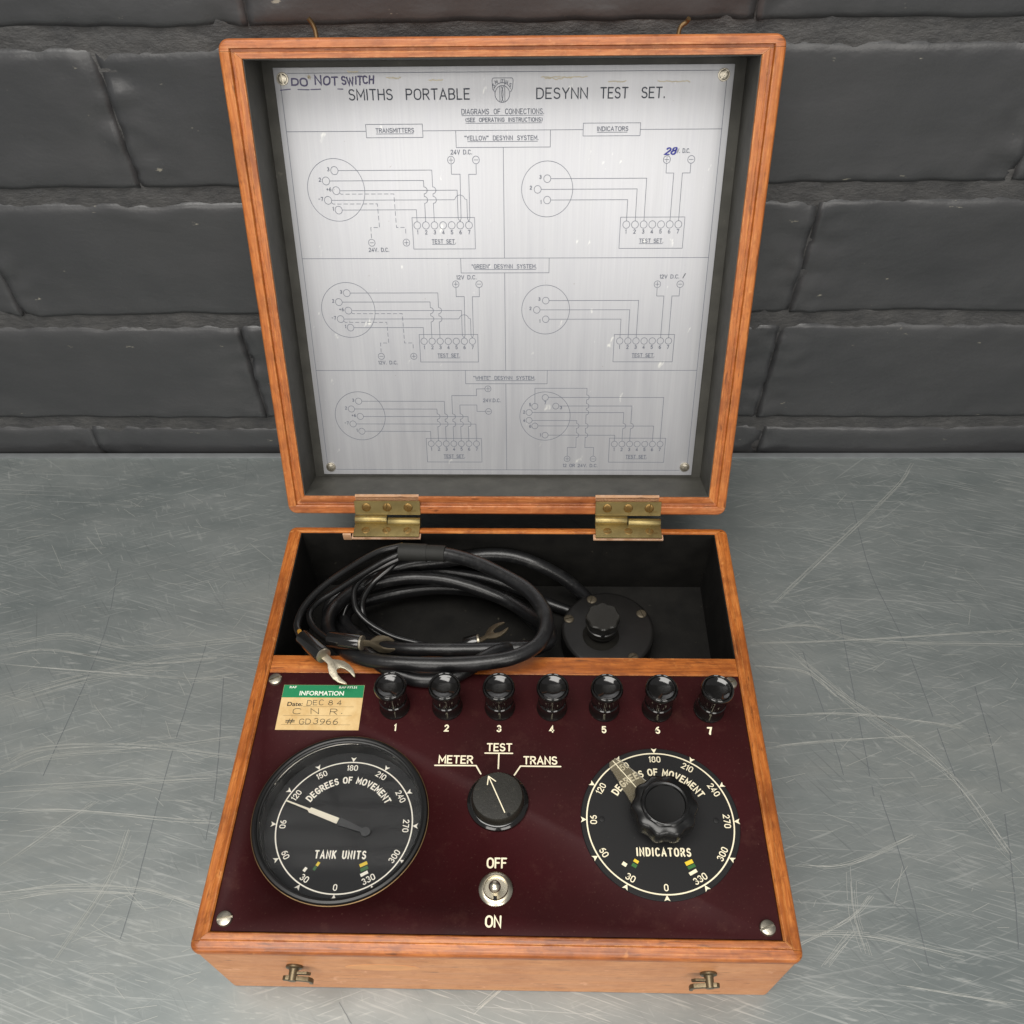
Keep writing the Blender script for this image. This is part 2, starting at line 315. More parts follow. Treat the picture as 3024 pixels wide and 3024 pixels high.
# ------------------------------------------------------------------ stroke lettering
def arc(cx, cy, rx, ry, a0, a1, n=10): return [(cx+rx*math.cos(rad(a0+(a1-a0)*i/n)), cy+ry*math.sin(rad(a0+(a1-a0)*i/n))) for i in range(n+1)]
G = {
 'A': (.66, [[(0, 0), (.33, 1), (.66, 0)], [(.11, .32), (.55, .32)]]),
 'B': (.56, [[(0, .5), (0, 1), (.3, 1)]+arc(.3, .76, .22, .24, 90, -90)+[(0, .52)], [(0, .52), (0, 0), (.3, 0)]+arc(.3, .26, .26, .26, -90, 90)]),
 'C': (.6, [arc(.33, .66, .3, .34, 35, 180)+arc(.33, .34, .3, .34, 180, 325)]),
 'D': (.6, [[(0, 0), (0, 1), (.22, 1)]+arc(.24, .62, .36, .38, 90, 0)+arc(.24, .38, .36, .38, 0, -90)+[(0, 0)]]),
 'E': (.5, [[(.5, 1), (0, 1), (0, 0), (.5, 0)], [(0, .52), (.42, .52)]]),
 'F': (.48, [[(.48, 1), (0, 1), (0, 0)], [(0, .52), (.4, .52)]]),
 'G': (.62, [arc(.33, .66, .3, .34, 35, 180)+arc(.33, .34, .3, .34, 180, 350)+[(.63, .45), (.38, .45)]]),
 'H': (.58, [[(0, 0), (0, 1)], [(.58, 0), (.58, 1)], [(0, .52), (.58, .52)]]),
 'I': (.06, [[(.03, 0), (.03, 1)]]), 'J': (.4, [[(.4, 1), (.4, .25)]+arc(.2, .22, .2, .22, 0, -180)]),
 'K': (.56, [[(0, 0), (0, 1)], [(.54, 1), (0, .42)], [(.18, .6), (.58, 0)]]),
 'L': (.46, [[(0, 1), (0, 0), (.46, 0)]]),
 'M': (.72, [[(0, 0), (0, 1), (.36, .3), (.72, 1), (.72, 0)]]),
 'N': (.6, [[(0, 0), (0, 1), (.6, 0), (.6, 1)]]),
 'O': (.64, [arc(.32, .64, .32, .36, 0, 180)+arc(.32, .36, .32, .36, 180, 360)+[(.64, .64)]]),
 'P': (.54, [[(0, 0), (0, 1), (.3, 1)]+arc(.3, .74, .24, .26, 90, -90)+[(0, .48)]]),
 'Q': (.64, [arc(.32, .5, .32, .5, 0, 360, 18), [(.4, .2), (.66, -.05)]]),
 'R': (.56, [[(0, 0), (0, 1), (.3, 1)]+arc(.3, .75, .24, .25, 90, -90)+[(0, .5)], [(.26, .5), (.56, 0)]]),
 'S': (.54, [arc(.27, .76, .25, .24, 30, 265, 10)+arc(.27, .26, .27, .26, 85, -155, 10)]),
 'T': (.58, [[(0, 1), (.58, 1)], [(.29, 1), (.29, 0)]]),
 'U': (.58, [[(0, 1), (0, .29)]+arc(.29, .29, .29, .29, 180, 360)+[(.58, 1)]]),
 'V': (.62, [[(0, 1), (.31, 0), (.62, 1)]]), 'W': (.9, [[(0, 1), (.22, 0), (.45, .85), (.68, 0), (.9, 1)]]),
 'X': (.6, [[(0, 0), (.6, 1)], [(0, 1), (.6, 0)]]), 'Y': (.6, [[(0, 1), (.3, .48), (.6, 1)], [(.3, .48), (.3, 0)]]),
 'Z': (.56, [[(0, 1), (.56, 1), (0, 0), (.56, 0)]]),
 '0': (.54, [arc(.27, .7, .27, .3, 0, 180)+arc(.27, .3, .27, .3, 180, 360)+[(.54, .7)]]),
 '1': (.16, [[(0, .84), (.14, 1), (.14, 0)]]), 
 '2': (.52, [arc(.26, .73, .25, .27, 165, -25)+[(0, 0), (.53, 0)]]),
 '3': (.52, [arc(.25, .75, .23, .25, 150, -80)+arc(.25, .27, .27, .27, 80, -155)]),
 '4': (.56, [[(.4, 0), (.4, 1), (0, .28), (.56, .28)]]),
 '5': (.52, [[(.48, 1), (.07, 1), (.03, .55)]+arc(.25, .32, .27, .32, 110, -150)]),
 '6': (.52, [[(.42, 1)]+arc(.4, .35, .39, .6, 110, 180, 5)+arc(.27, .29, .26, .29, 180, 540, 14)]),
 '7': (.52, [[(0, 1), (.52, 1), (.2, 0)]]),
 '8': (.56, [arc(.28, .78, .23, .22, -90, 270, 14)+arc(.28, .28, .28, .28, 90, -270, 14)]),
 '9': (.52, [[(.1, 0)]+arc(.12, .65, .39, .6, -70, 0, 5)+arc(.25, .71, .26, .29, 0, 360, 14)]),
 '.': (.06, [[(.03, 0), (.03, .07)]]), ',': (.06, [[(.04, .07), (0, -.1)]]), '-': (.4, [[(0, .5), (.4, .5)]]), '+': (.44, [[(0, .5), (.44, .5)], [(.22, .26), (.22, .74)]]),
 '(': (.2, [arc(.4, .5, .38, .6, 130, 230)]), ')': (.2, [arc(-.2, .5, .38, .6, 50, -50)]), '"': (.2, [[(0, 1), (0, .8)], [(.18, 1), (.18, .8)]]),
 '#': (.6, [[(.15, 0), (.25, .9)], [(.35, 0), (.45, .9)], [(0, .3), (.6, .34)], [(0, .6), (.6, .62)]]), ' ': (.42, []), "'": (.05, [[(0, 1), (0, .8)]]),
}
def text(s, x, y, h, align='l', width=None, gap=.26, xs=1., slant=0, ang=0, jit=0, space=None):
    """polylines of a line of stroke lettering; width fits it"""
    pen = 0; items = []
    for ch in s:
        wd, st = G[ch]
        if ch == ' ' and space is not None: wd = space
        items.append((pen, st)); pen += wd*xs+gap
    tot = (pen-gap)*h
    k = (width/tot) if width else 1
    W_ = tot*k; x0 = {'l': 0, 'c': -W_/2, 'r': -W_}[align]; out = []
    ca, sa = math.cos(ang), math.sin(ang)
    for pn, st in items:
        jx, jy, js = (random.uniform(-jit, jit) for _ in range(3))
        for pl in st:
            q = []
            for a, b in pl:
                X = x0+(pn+(a+slant*b+jx*b)*xs)*h*k; Y = (b*(1+js)+jy)*h
                q.append((x+X*ca-Y*sa, y+X*sa+Y*ca))
            out.append(q)
    return out
def ribbon(name, pls, width, mat, parent, z=0., step=.000012, kind=None):
    vs, fs = [], []
    hw = width/2
    for si, pl in enumerate(pls):
        P = [Vector((a, b)) for a, b in pl]; P = [p for i, p in enumerate(P) if i == 0 or (p-P[i-1]).length > 1e-7]
        if len(P) < 2: continue
        zz = z+(si % 11)*step
        closed = (P[0]-P[-1]).length < width*.3 and len(P) > 4
        if closed: P = P[:-1]
        n = len(P); L_r = []
        for i in range(n):
            if closed: a, b = P[i-1], P[(i+1) % n]; d1 = (P[i]-a).normalized(); d2 = (b-P[i]).normalized()
            else:
                d1 = (P[i]-P[i-1]).normalized() if i else (P[1]-P[0]).normalized(); d2 = (P[i+1]-P[i]).normalized() if i < n-1 else d1
            t = d1+d2
            t = d2 if t.length < .2 else t.normalized()
            nn = Vector((-t.y, t.x)); k = min(1/max(nn.dot(Vector((-d2.y, d2.x))), .35), 2.2); L_r.append((nn*hw*k, t))
        b0 = len(vs)
        for p, (o_, t) in zip(P, L_r): vs += [(p.x+o_.x, p.y+o_.y, zz), (p.x-o_.x, p.y-o_.y, zz)]
        for i in range(n-1 if not closed else n):
            a, b = b0+2*i, b0+2*((i+1) % n); fs.append((a, a+1, b+1, b))
        if not closed:
            for end, sg in ((0, -1), (n-1, 1)):
                p = P[end]; t = L_r[end][1]*sg; nn = Vector((-t.y, t.x)); c0 = len(vs)
                for k in range(1, 5):
                    a = math.pi/2-math.pi*k/5; v = t*math.cos(a)+nn*math.sin(a); vs.append((p.x+v.x*hw, p.y+v.y*hw, zz))
                i0, i1 = (b0+2*end, b0+2*end+1) if sg > 0 else (b0+1, b0)
                fs.append((i0, c0, c0+1, c0+2, c0+3, i1))
    me = bpy.data.meshes.new(name); me.from_pydata(vs, [], fs); me.update()
    # all faces upward
    bm = bmesh.new(); bm.from_mesh(me)
    for f in bm.faces:
        f.normal_update()
        if f.normal.z < 0: f.normal_flip()
    bm.to_mesh(me); bm.free()
    o = link(name, me, mat, parent); 
    if kind: o['kind'] = kind
    return o
def font_text(name, s, x, y, h, width, mat, parent, z, bold=0., shear=0.):
    cu = bpy.data.curves.new(name, 'FONT'); cu.body = s; cu.size = 1; cu.offset = bold; cu.shear = shear; cu.resolution_u = 3
    t = bpy.data.objects.new(name, cu); C.objects.link(t); bpy.context.view_layer.update()
    me = bpy.data.meshes.new_from_object(t.evaluated_get(bpy.context.evaluated_depsgraph_get())); bpy.data.objects.remove(t)
    xs = [v.co.x for v in me.vertices]; x0, x1 = min(xs), max(xs); k = width/(x1-x0); kh = h/.73
    for v in me.vertices: v.co = Vector(((v.co.x-x0)*k, v.co.y*kh, 0))
    return link(name, me, mat, parent, False, (x, y, z))
mm_ = .001
def mmv(pls): return [[(a*mm_, b*mm_) for a, b in p] for p in pls]

# ------------------------------------------------------------------ dimensions (metres)
HW = .15; D = .2779; H = .07474; BS = .0092; BF = .00925; BB = .0065
TH = .38038; LL = .27766; LS, LT, LB = .0126, .0095, .0138; LDp = .0349
LO = Vector((-.00095, D+.00628, H+.00309)); LV = Vector((0, math.sin(TH), math.cos(TH))); LN = Vector((0, math.cos(TH), -math.sin(TH)))

# ------------------------------------------------------------------ SETTING: workbench and brick wall
bench = empty('workbench', (0, 0, 0)); tag(bench, 'workbench with a scratched dull grey sheet metal top against the dark brick wall', 'workbench')
bt = box('bench_top', -1.1, 1.1, -.65, .4275, -.035, 0, zinc, bench, .0012)
bt.rotation_euler.z = .00432
lip = box('back_edge_strip', -1.1, 1.1, .4215, .4270, -.0002, .0009, simple('edge_zinc', srgb(150, 154, 156), .4, metal=.6, var=.1), bench, .0003); lip.rotation_euler.z = .00432
SCR = [[(-0.369, 0.226), (-0.323, 0.237), (-0.27, 0.227), (-0.187, 0.235)], [(-0.352, 0.182), (-0.287, 0.204), (-0.227, 0.217), (-0.178, 0.216)], [(-0.349, 0.177), (-0.297, 0.197), (-0.24, 0.208)], [(-0.362, 0.21), (-0.287, 0.204), (-0.223, 0.2), (-0.19, 0.203)], [(-0.365, 0.217), (-0.33, 0.222), (-0.26, 0.211), (-0.208, 0.216)], [(-0.331, 0.131), (-0.308, 0.143), (-0.246, 0.146), (-0.176, 0.138)], [(-0.329, 0.125), (-0.3, 0.138), (-0.241, 0.145), (-0.182, 0.154)], [(-0.324, 0.113), (-0.26, 0.118), (-0.186, 0.124)], [(-0.319, 0.099), (-0.276, 0.102), (-0.205, 0.096), (-0.179, 0.095)], [(-0.299, 0.049), (-0.26, 0.054), (-0.214, 0.053), (-0.175, 0.043)], [(-0.297, 0.045), (-0.259, 0.051), (-0.217, 0.05)], [(-0.305, 0.065), (-0.274, 0.095), (-0.26, 0.107)], [(-0.254, 0.01), (-0.236, 0.058), (-0.233, 0.089)], [(0.339, 0.416), (0.314, 0.384), (0.225, 0.295), (0.198, 0.269)], [(0.177, 0.244), (0.221, 0.248), (0.257, 0.235), (0.367, 0.233)], [(0.175, 0.233), (0.243, 0.236), (0.372, 0.246)], [(0.195, 0.236), (0.233, 0.189), (0.278, 0.146), (0.306, 0.082)], [(0.202, 0.221), (0.25, 0.168), (0.29, 0.128), (0.308, 0.082)], [(0.175, 0.174), (0.23, 0.176), (0.274, 0.172), (0.304, 0.167)], [(0.174, 0.214), (0.209, 0.209), (0.226, 0.189)], [(0.173, 0.073), (0.207, 0.074), (0.252, 0.092)], [(0.16, 0.044), (0.166, 0.034), (0.21, 0.033), (0.26, 0.022)], [(0.154, 0.02), (0.2, 0.041), (0.217, 0.055)], [(0.209, 0.072), (0.205, 0.045), (0.207, 0.023)], [(0.22, 0.007), (0.275, -0.001)], [(0.169, 0.15), (0.207, 0.155), (0.27, 0.16)], [(-0.013, -0.011), (0.005, 0.005)], [(0.202, 0.035), (0.183, 0.017)]]
DRK = [[(0.277, 0.372), (0.275, 0.298), (0.284, 0.228), (0.288, 0.144), (0.29, 0.116)], [(0.322, 0.198), (0.317, 0.135), (0.303, 0.066), (0.293, 0.028)], [(0.21, 0.227), (0.216, 0.165), (0.218, 0.131)], [(0.242, 0.254), (0.235, 0.139), (0.234, 0.118)], [(0.238, 0.118), (0.241, 0.067), (0.24, 0.018)], [(-0.199, 0.2), (-0.186, 0.124), (-0.183, 0.084)], [(-0.218, 0.229), (-0.22, 0.135), (-0.218, 0.054), (-0.219, 0.009)], [(-0.304, 0.297), (-0.295, 0.228), (-0.3, 0.125)], [(-0.087, -0.007), (-0.079, -0.017)]]
def scratch_lines(src, multi):
    out = []
    for s in src:
        for k in range(multi):
            wide_ = .0022 if s[0][0] < -.32 else (.0003 if len(s) < 4 else .0008); dy = random.gauss(0, wide_)*(k > 0); dx = random.gauss(0, .0015)*(k > 0)
            P = catmull([(a+dx, b+dy+random.gauss(0, .0006), 0) for a, b in s], 10)
            # break it into dashes, as a real scrape
            i = int(random.random()*6) if k else 0
            while i < len(P)-3:
                L = random.randint(5, 22); seg = P[i:i+L]
                if len(seg) > 2: out.append([(p.x+random.gauss(0, .00008), p.y+random.gauss(0, .00008)) for p in seg])
                i += L+random.randint(0, 3 if k else 1)
    return out
ribbon('bright_scratches', scratch_lines(SCR, 6), .00019, scratch_m, bench, .0002, .000005, 'stuff')
short = []
for i in range(520):
    left = random.random() < .55
    x = random.uniform(-.42, -.17) if left else random.uniform(.16, .42); y = random.uniform(-.06, .40); a = random.gauss(.05, .25) if random.random() < .6 else random.uniform(-1.2, 1.2)
    L = random.uniform(.003, .03)*random.random()+.002
    short.append([(x+L*t*math.cos(a)+random.gauss(0, .0001), y+L*t*math.sin(a)) for t in (0, .35, .7, 1)])
ribbon('fine_scratches', short, .00022, scratch_m, bench, .00026, .000004, 'stuff')
ribbon('dark_scratches', scratch_lines(DRK, 1), .00045, dark_scratch_m, bench, .00015, .000004, 'stuff')

wall = empty('brick_wall', (-.4496, .4297, 0)); wall.rotation_euler.z = rad(.2478)
tag(wall, 'brick wall painted glossy charcoal with rough mortar joints behind the bench', 'wall')
def swell(x, z):
    k = max(0, min(1, (.46-z)/.06))
    return k*(.0030*noise.noise(Vector((x*6, z*7, 3)))+.0012*noise.noise(Vector((x*17, z*22, 8))))
def brick_mesh(wd, ht, seed, nx=64, nz=26, dp=.012, ax=None, az=0):
    vs, fs = [], []
    for j in range(nz+1):
        for i in range(nx+1):
            u = i/nx; v = j/nz
            # finer sampling near the arrises
            u = .5-.5*math.cos(math.pi*u)*(.35)+(u-.5)*.65 if False else u
            x = (u-.5)*wd; z = v*ht
            nv = Vector((x*9+seed*7.1, z*9, seed*3.3)); nf = Vector((x*45+seed, z*60, seed*1.7))
            ex = 1+.0; jx = .0012*noise.noise(Vector((z*40, seed*2, 1)))*(1 if 0 < i < nx else 1)
            ez = .0016*noise.noise(Vector((x*28, seed*5, 2)))
            dxe = min(u, 1-u)*wd; dze = min(v, 1-v)*ht
            rr = .007
            def fall(d, r): return 0 if d > r else (r-math.sqrt(max(r*r-(r-d)**2, 0)))
            y = max(fall(dxe, .005)*.05, fall(v*ht, .0040)*.28, fall((1-v)*ht, .012)*.24)
            y += (swell(x+ax, z+az) if ax is not None else 0)-.0004*noise.noise(nv)-.0004*noise.noise(nf)
            rough = max(0, 1-min(dxe/.035, 1))*.55+max(0, 1-min(dze/.012, 1))*.22
            y += -.0058*rough*noise.noise(Vector((x*60+seed*3, z*80, seed*9)))-.0016*rough*noise.noise(Vector((x*220, z*240, seed)))
            y += .0006*max(0, noise.noise(Vector((x*16+seed*11, z*22, 4)))-.25)*3
            vs.append((x*(1)+jx*(2*u-1)*(1 if dxe < .01 else 0), y, z+ez*(1 if v > .5 else -1)*(1 if dze < .01 else 0)))
    W1_ = nx+1
    for j in range(nz):
        for i in range(nx): a = j*W1_+i; fs.append((a, a+1, a+1+W1_, a+W1_))
    # returns to the mortar
    border = [j for j in range(W1_)]+[j*W1_+nx for j in range(1, nz+1)]+[nz*W1_+i for i in range(nx-1, -1, -1)]+[j*W1_ for j in range(nz-1, 0, -1)]
    b0 = len(vs)
    for k in border: vs.append((vs[k][0], dp, vs[k][2]))
    for k in range(len(border)):
        a, b = border[k], border[(k+1) % len(border)]; c_, d = b0+k, b0+(k+1) % len(border); fs.append((a, c_, d, b))
    me = bpy.data.meshes.new('brick'); me.from_pydata(vs, [], fs); me.update(); me.materials.append(wallp)
    bm = bmesh.new(); bm.from_mesh(me); bmesh.ops.recalc_face_normals(bm, faces=bm.faces); bm.to_mesh(me); bm.free()
    for p in me.polygons: p.use_smooth = True
    return me
JT = .011
rows = [(-.066, .031, [-.48, -.19, .09, .372, .66, .95, 1.24, 1.5]), (.031, .131, [-.6, -.33, -.045, .245, .448, .651, .94, 1.22, 1.5]), (.131, .228, [-.48, -.2, .086, .37, .654, .94, 1.22, 1.5]),
        (.228, .321, [-.62, -.34, -.07, .210, .49, .772, 1.05, 1.34, 1.62])]
z = .321
for k in range(9): rows.append((z, z+.097, [-.55+(k % 2)*.145+i*.285 for i in range(8)])); z += .097
vari = {}
sd = 0
for ri, (z0, z1, js) in enumerate(rows):
    for i in range(len(js)-1):
        wd = js[i+1]-js[i]-.0012; ht = z1-z0-JT
        sd += 1
        if ri < 5: me = brick_mesh(wd, ht, sd, ax=(js[i]+js[i+1])/2, az=z0+JT/2)
        else:
            key = sd % 4
            if key not in vari: vari[key] = brick_mesh(.279, .086, 50+key)
            me = vari[key]
        b = bpy.data.objects.new('brick', me); C.objects.link(b); b.parent = wall
        b.location = ((js[i]+js[i+1])/2, random.uniform(-.0004, .0004), z0+JT/2)
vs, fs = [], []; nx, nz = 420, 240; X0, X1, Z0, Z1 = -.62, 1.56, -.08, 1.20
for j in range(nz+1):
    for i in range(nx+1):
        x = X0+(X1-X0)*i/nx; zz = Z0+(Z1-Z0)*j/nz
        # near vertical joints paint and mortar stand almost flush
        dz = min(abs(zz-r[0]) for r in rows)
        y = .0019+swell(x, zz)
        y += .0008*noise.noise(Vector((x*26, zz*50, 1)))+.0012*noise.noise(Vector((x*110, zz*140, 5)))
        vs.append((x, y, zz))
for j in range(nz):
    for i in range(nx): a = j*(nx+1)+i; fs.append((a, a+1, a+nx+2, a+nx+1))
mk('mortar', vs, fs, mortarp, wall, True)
# the wall's core behind the bricks
box('wall_core', -.62, 1.56, .012, .11, -.08, 1.20, wallp, wall, 0)
for k, (x, z_) in enumerate([(.302, .297), (.755, .335)]): pass

# ------------------------------------------------------------------ the test set: one thing
root = empty('test_set', (0, 0, 0)); tag(root, 'open varnished wooden instrument case with maroon dial panel and metal diagram plate in lid', 'instrument case')

def ring_parts(x0, x1, y0, y1, ws, prof, r, k, names, mats, parent, tf=lambda p: p):
    """sweep a profile (t across the board 0..1, h height) round a rectangle with rounded outer corners; four boards"""
    wl, wr, wf, wb = ws; loops = []
    for t, h in prof:
        pts = []
        for (cx, cy, ix, iy, a0) in ((x0, y0, wl, wf, 180), (x1, y0, wr, wf, 270), (x1, y1, wr, wb, 0), (x0, y1, wl, wb, 90)):
            sx = 1 if cx == x0 else -1; sy = 1 if cy == y0 else -1
            ax, ay = ix*t, iy*t; rx, ry = max(r-ax, 0), max(r-ay, 0); ccx = cx+sx*max(r, ax); ccy = cy+sy*max(r, ay)
            for i in range(k+1):
                a = rad(a0+90*i/k); pts.append((ccx+rx*math.cos(a), ccy+ry*math.sin(a), h))
        loops.append(pts)
    n = 4*(k+1); segs = {0: (0, 2*k+1), 1: (2*k+1, 2*k+2), 2: (2*k+2, 4*k+3), 3: (4*k+3, 4*k+4)}
    out = []
    for s, nm in enumerate(names):
        a, b = segs[s]; cnt = b-a+1; vs, fs = [], []
        cols = [[loops[i][(a+j) % n] for i in range(len(prof))] for j in range(cnt)]
        g = .00016                                  # hairline at the joints
        d0 = (Vector(cols[1][0])-Vector(cols[0][0])).normalized() if s in (1, 3) else None
        for ci, cc in enumerate(cols):
            off = Vector((0, 0, 0))
            if d0 is not None: off = d0*g if ci == 0 else -d0*g
            for p in cc: vs.append(tf(tuple(Vector(p)+off)))
        m_ = len(prof)
        if s in (1, 3):                              # subdivide long boards
            pass
        for j in range(cnt-1):
            for i in range(m_): p_, q_ = j*m_+i, j*m_+(i+1) % m_; fs.append((p_, q_, q_+m_, p_+m_))
        fs += [tuple(range(m_)), tuple(reversed(range((cnt-1)*m_, cnt*m_)))]
        out.append(mk(nm, vs, fs, mats[s], parent, True))
    return out
case = box('case_body', -HW+.002, HW-.002, .002, D-.002, .0008, .005, wood_x, root, .0003)
case.location.z = .0008
# rim moulding: stands slightly proud of the faces
rim = [(0, H-.0068), (0, H-.0040), (.05, H-.0028), (.16, H-.0019), (.30, H-.0016), (.52, H-.0016), (.56, H-.0014), (.60, H-.0003), (.66, H), (.92, H), (1, H-.0008), (1, H-.0068)]
class PX: pass
rimg = empty('rim_moulding', (0, 0, 0), root)
ring_parts(-HW, HW, 0, D, (BS, BS, BF, BB), rim, .005, 6, ['front_rim', 'side_rim', 'back_rim', 'side_rim'], [wood_x, wood_y, wood_x, wood_y], rimg)
body = [(0, .0008), (0, H-.0069), (1, H-.0069), (1, .0008)]
bg_ = ring_parts(-HW+.0007, HW-.0007, .0007, D-.0007, (BS-.0007, BS-.0007, BF-.0007, BB-.0007), body, .0042, 6, ['front_board', 'side_board', 'back_board', 'side_board'], [wood_face, wood_y, wood_x, wood_y], case, lambda p: (p[0]-case.location.x, p[1]-case.location.y, p[2]-case.location.z))
# divider and lining of the rear compartment
DV0, DV1, ZF = .1595, .1720, .0160
dv = empty('divider', (0, DV0, ZF), root)
box('divider_board', -HW+BS, HW-BS, 0, DV1-DV0, -.01, H-.0012-ZF, wood_x, dv, .0007).name = 'divider_board'
box('divider_lining', -HW+BS+.0004, HW-BS-.0004, DV1-DV0, DV1-DV0+.0006, 0, H-.004-ZF, black_paint, dv, 0)
comp = empty('rear_compartment', (0, .22, ZF), root)
yb = D-BB
def bx(name, x0, x1, y0, y1, z0, z1, mat, bev=0): return box(name, x0, x1, y0-.22, y1-.22, z0-ZF, z1-ZF, mat, comp, bev)
bx('floor_board', -HW+BS+.0002, HW-BS-.0002, DV1, yb, ZF-.003, ZF, black_paint)
bx('back_lining', -HW+BS+.0007, HW-BS-.0007, yb-.0007, yb-.0001, ZF+.0002, H-.0012, black_paint)
for s in (-1, 1):
    a, b = sorted((s*(HW-BS-.0001), s*(HW-BS-.0007))); bx('side_lining', a, b, DV1+.0007, yb, ZF+.0002, H-.0012, black_paint)
for s, (a, b) in enumerate(((-.1050, -.0587), (.0590, .1055))):
    bx('hinge_block', a-.0003, b+.0003, yb-.0051, yb-.0008, H-.0022, H-.0006, bare_wood, .0003)
# chip in the back rim left of the hinge
bx('chipped_splinter', -.1120, -.1063, yb-.0022, yb-.0008, H-.006, H-.0003, bare_wood, .0004)

# latches on the front face
def latch(x, s):
    e = empty('latch', (x, .0007, .0465), root)
    k = lathe('latch_stem', [(.0046, -.0003), (.0050, .0006), (.0048, .0014), (.0030, .0020), (.0026, .0030), (.0026, .0078), (.0024, .0084)], dull_metal, e, 28); orient(k, (0, -1, 0), (1, 0, 0), (0, 0, .0))
    arm = [(-.0052, -.0022), (-.0056, -.0004), (-.0040, .0014), (.0030, .0016), (.0090, .0010), (.0112, -.0014), (.0122, -.0060), (.0112, -.0074), (.0100, -.0064), (.0096, -.0034), (.0078, -.0022), (.0020, -.0020), (-.0030, -.0026)]
    h = prism('latch_hook', [(a_*s, b_) for a_, b_ in arm], .0056, .0080, dull_metal, e, .0004); orient(h, (0, -1, 0), (1, 0, -.22*s), (0, 0, 0))
    sp = [(.0016, -.0010), (.0020, .0012), (.0080, .0016), (.0102, -.0004), (.0096, -.0022)]
    g_ = prism('latch_spring', [(a_*s, b_) for a_, b_ in sp], .0034, .0048, dull_metal, e, .0003); orient(g_, (0, -1, 0), (1, 0, 0), (0, 0, 0))
    return e
for e_l in (latch(-.1030, 1), latch(.1080, -1)): e_l.scale = (.88, .88, .88)
pt = prism('pale_wear_patch', [(.038*math.cos(2*math.pi*k/24)*.5, .0058*math.sin(2*math.pi*k/24)) for k in range(24)], 0, .00012, simple('worn_pale_wood', srgb(224, 160, 104), .5, var=.12), root); orient(pt, (0, -1, 0), (1, 0, 0), (-.058, .0007, .046))
pt2 = pt.copy(); C.objects.link(pt2); pt2.matrix_local = Matrix.Translation((.114, 0, -.001)) @ pt.matrix_local

# ------------------------------------------------------------------ lid
lid = empty('lid', (0, 0, 0), root)
Ml = Matrix((Vector((1, 0, 0)), LN, LV)).transposed().to_4x4(); Ml.translation = LO     # local x right, y into the lid, z up the lid
lid.matrix_local = Ml
lprof = [(0, -LDp-.006), (0, -.0036), (.03, -.0014), (.10, -.0002), (.14, 0), (.47, 0), (.50, -.0004), (.515, -.0024), (.66, -.0026), (.68, -.0006), (.71, -.0003), (.97, -.0003), (1, -.0010), (1, -LDp-.006)]
ring_parts(-HW, HW, 0, LL, (LS, LS, LB, LT), lprof, .006, 6, ['bottom_board', 'side_board', 'top_board', 'side_board'], [lidw_x, lidw_z, lidw_x, lidw_z], lid, lambda p: (p[0], -p[2], p[1]))
box('back_board', -HW+LS+.0002, HW-LS-.0002, LDp, LDp+.0055, LB, LL-LT, lid_lining, lid, 0)
e_ = .0004
box('side_lining', -HW+LS, -HW+LS+e_, .0012, LDp, LB+.0001, LL-LT-.0001, lid_lining, lid, 0); box('side_lining', HW-LS-e_, HW-LS, .0012, LDp, LB+.0001, LL-LT-.0001, lid_lining, lid, 0)
box('top_lining', -HW+LS+e_*1.2, HW-LS-e_*1.2, .0012, LDp, LL-LT-e_, LL-LT, lid_lining, lid, 0); box('bottom_lining', -HW+LS+e_*1.2, HW-LS-e_*1.2, .0012, LDp, LB, LB+e_, lid_lining, lid, 0)
for x in (-.1005, .0965):       # catch pins on the lid's top edge
    tube('catch_pin', [(x+.0025, .008, LL-.003), (x+.0022, .008, LL+.003), (x+.0010, .0075, LL+.0065), (x-.0006, .0065, LL+.0088)] if x < 0 else [(x-.003, .008, LL-.003), (x-.002, .008, LL+.003), (x+.001, .0075, LL+.0055), (x+.0020, .006, LL+.0070)], .0012, brass_dark, lid, 10)
for a, b in ((-.1026, -.0591), (.0610, .1040)): box('hinge_recess', a, b, .0003, .0016, .0104, .0150, bare_wood, lid, .0002)

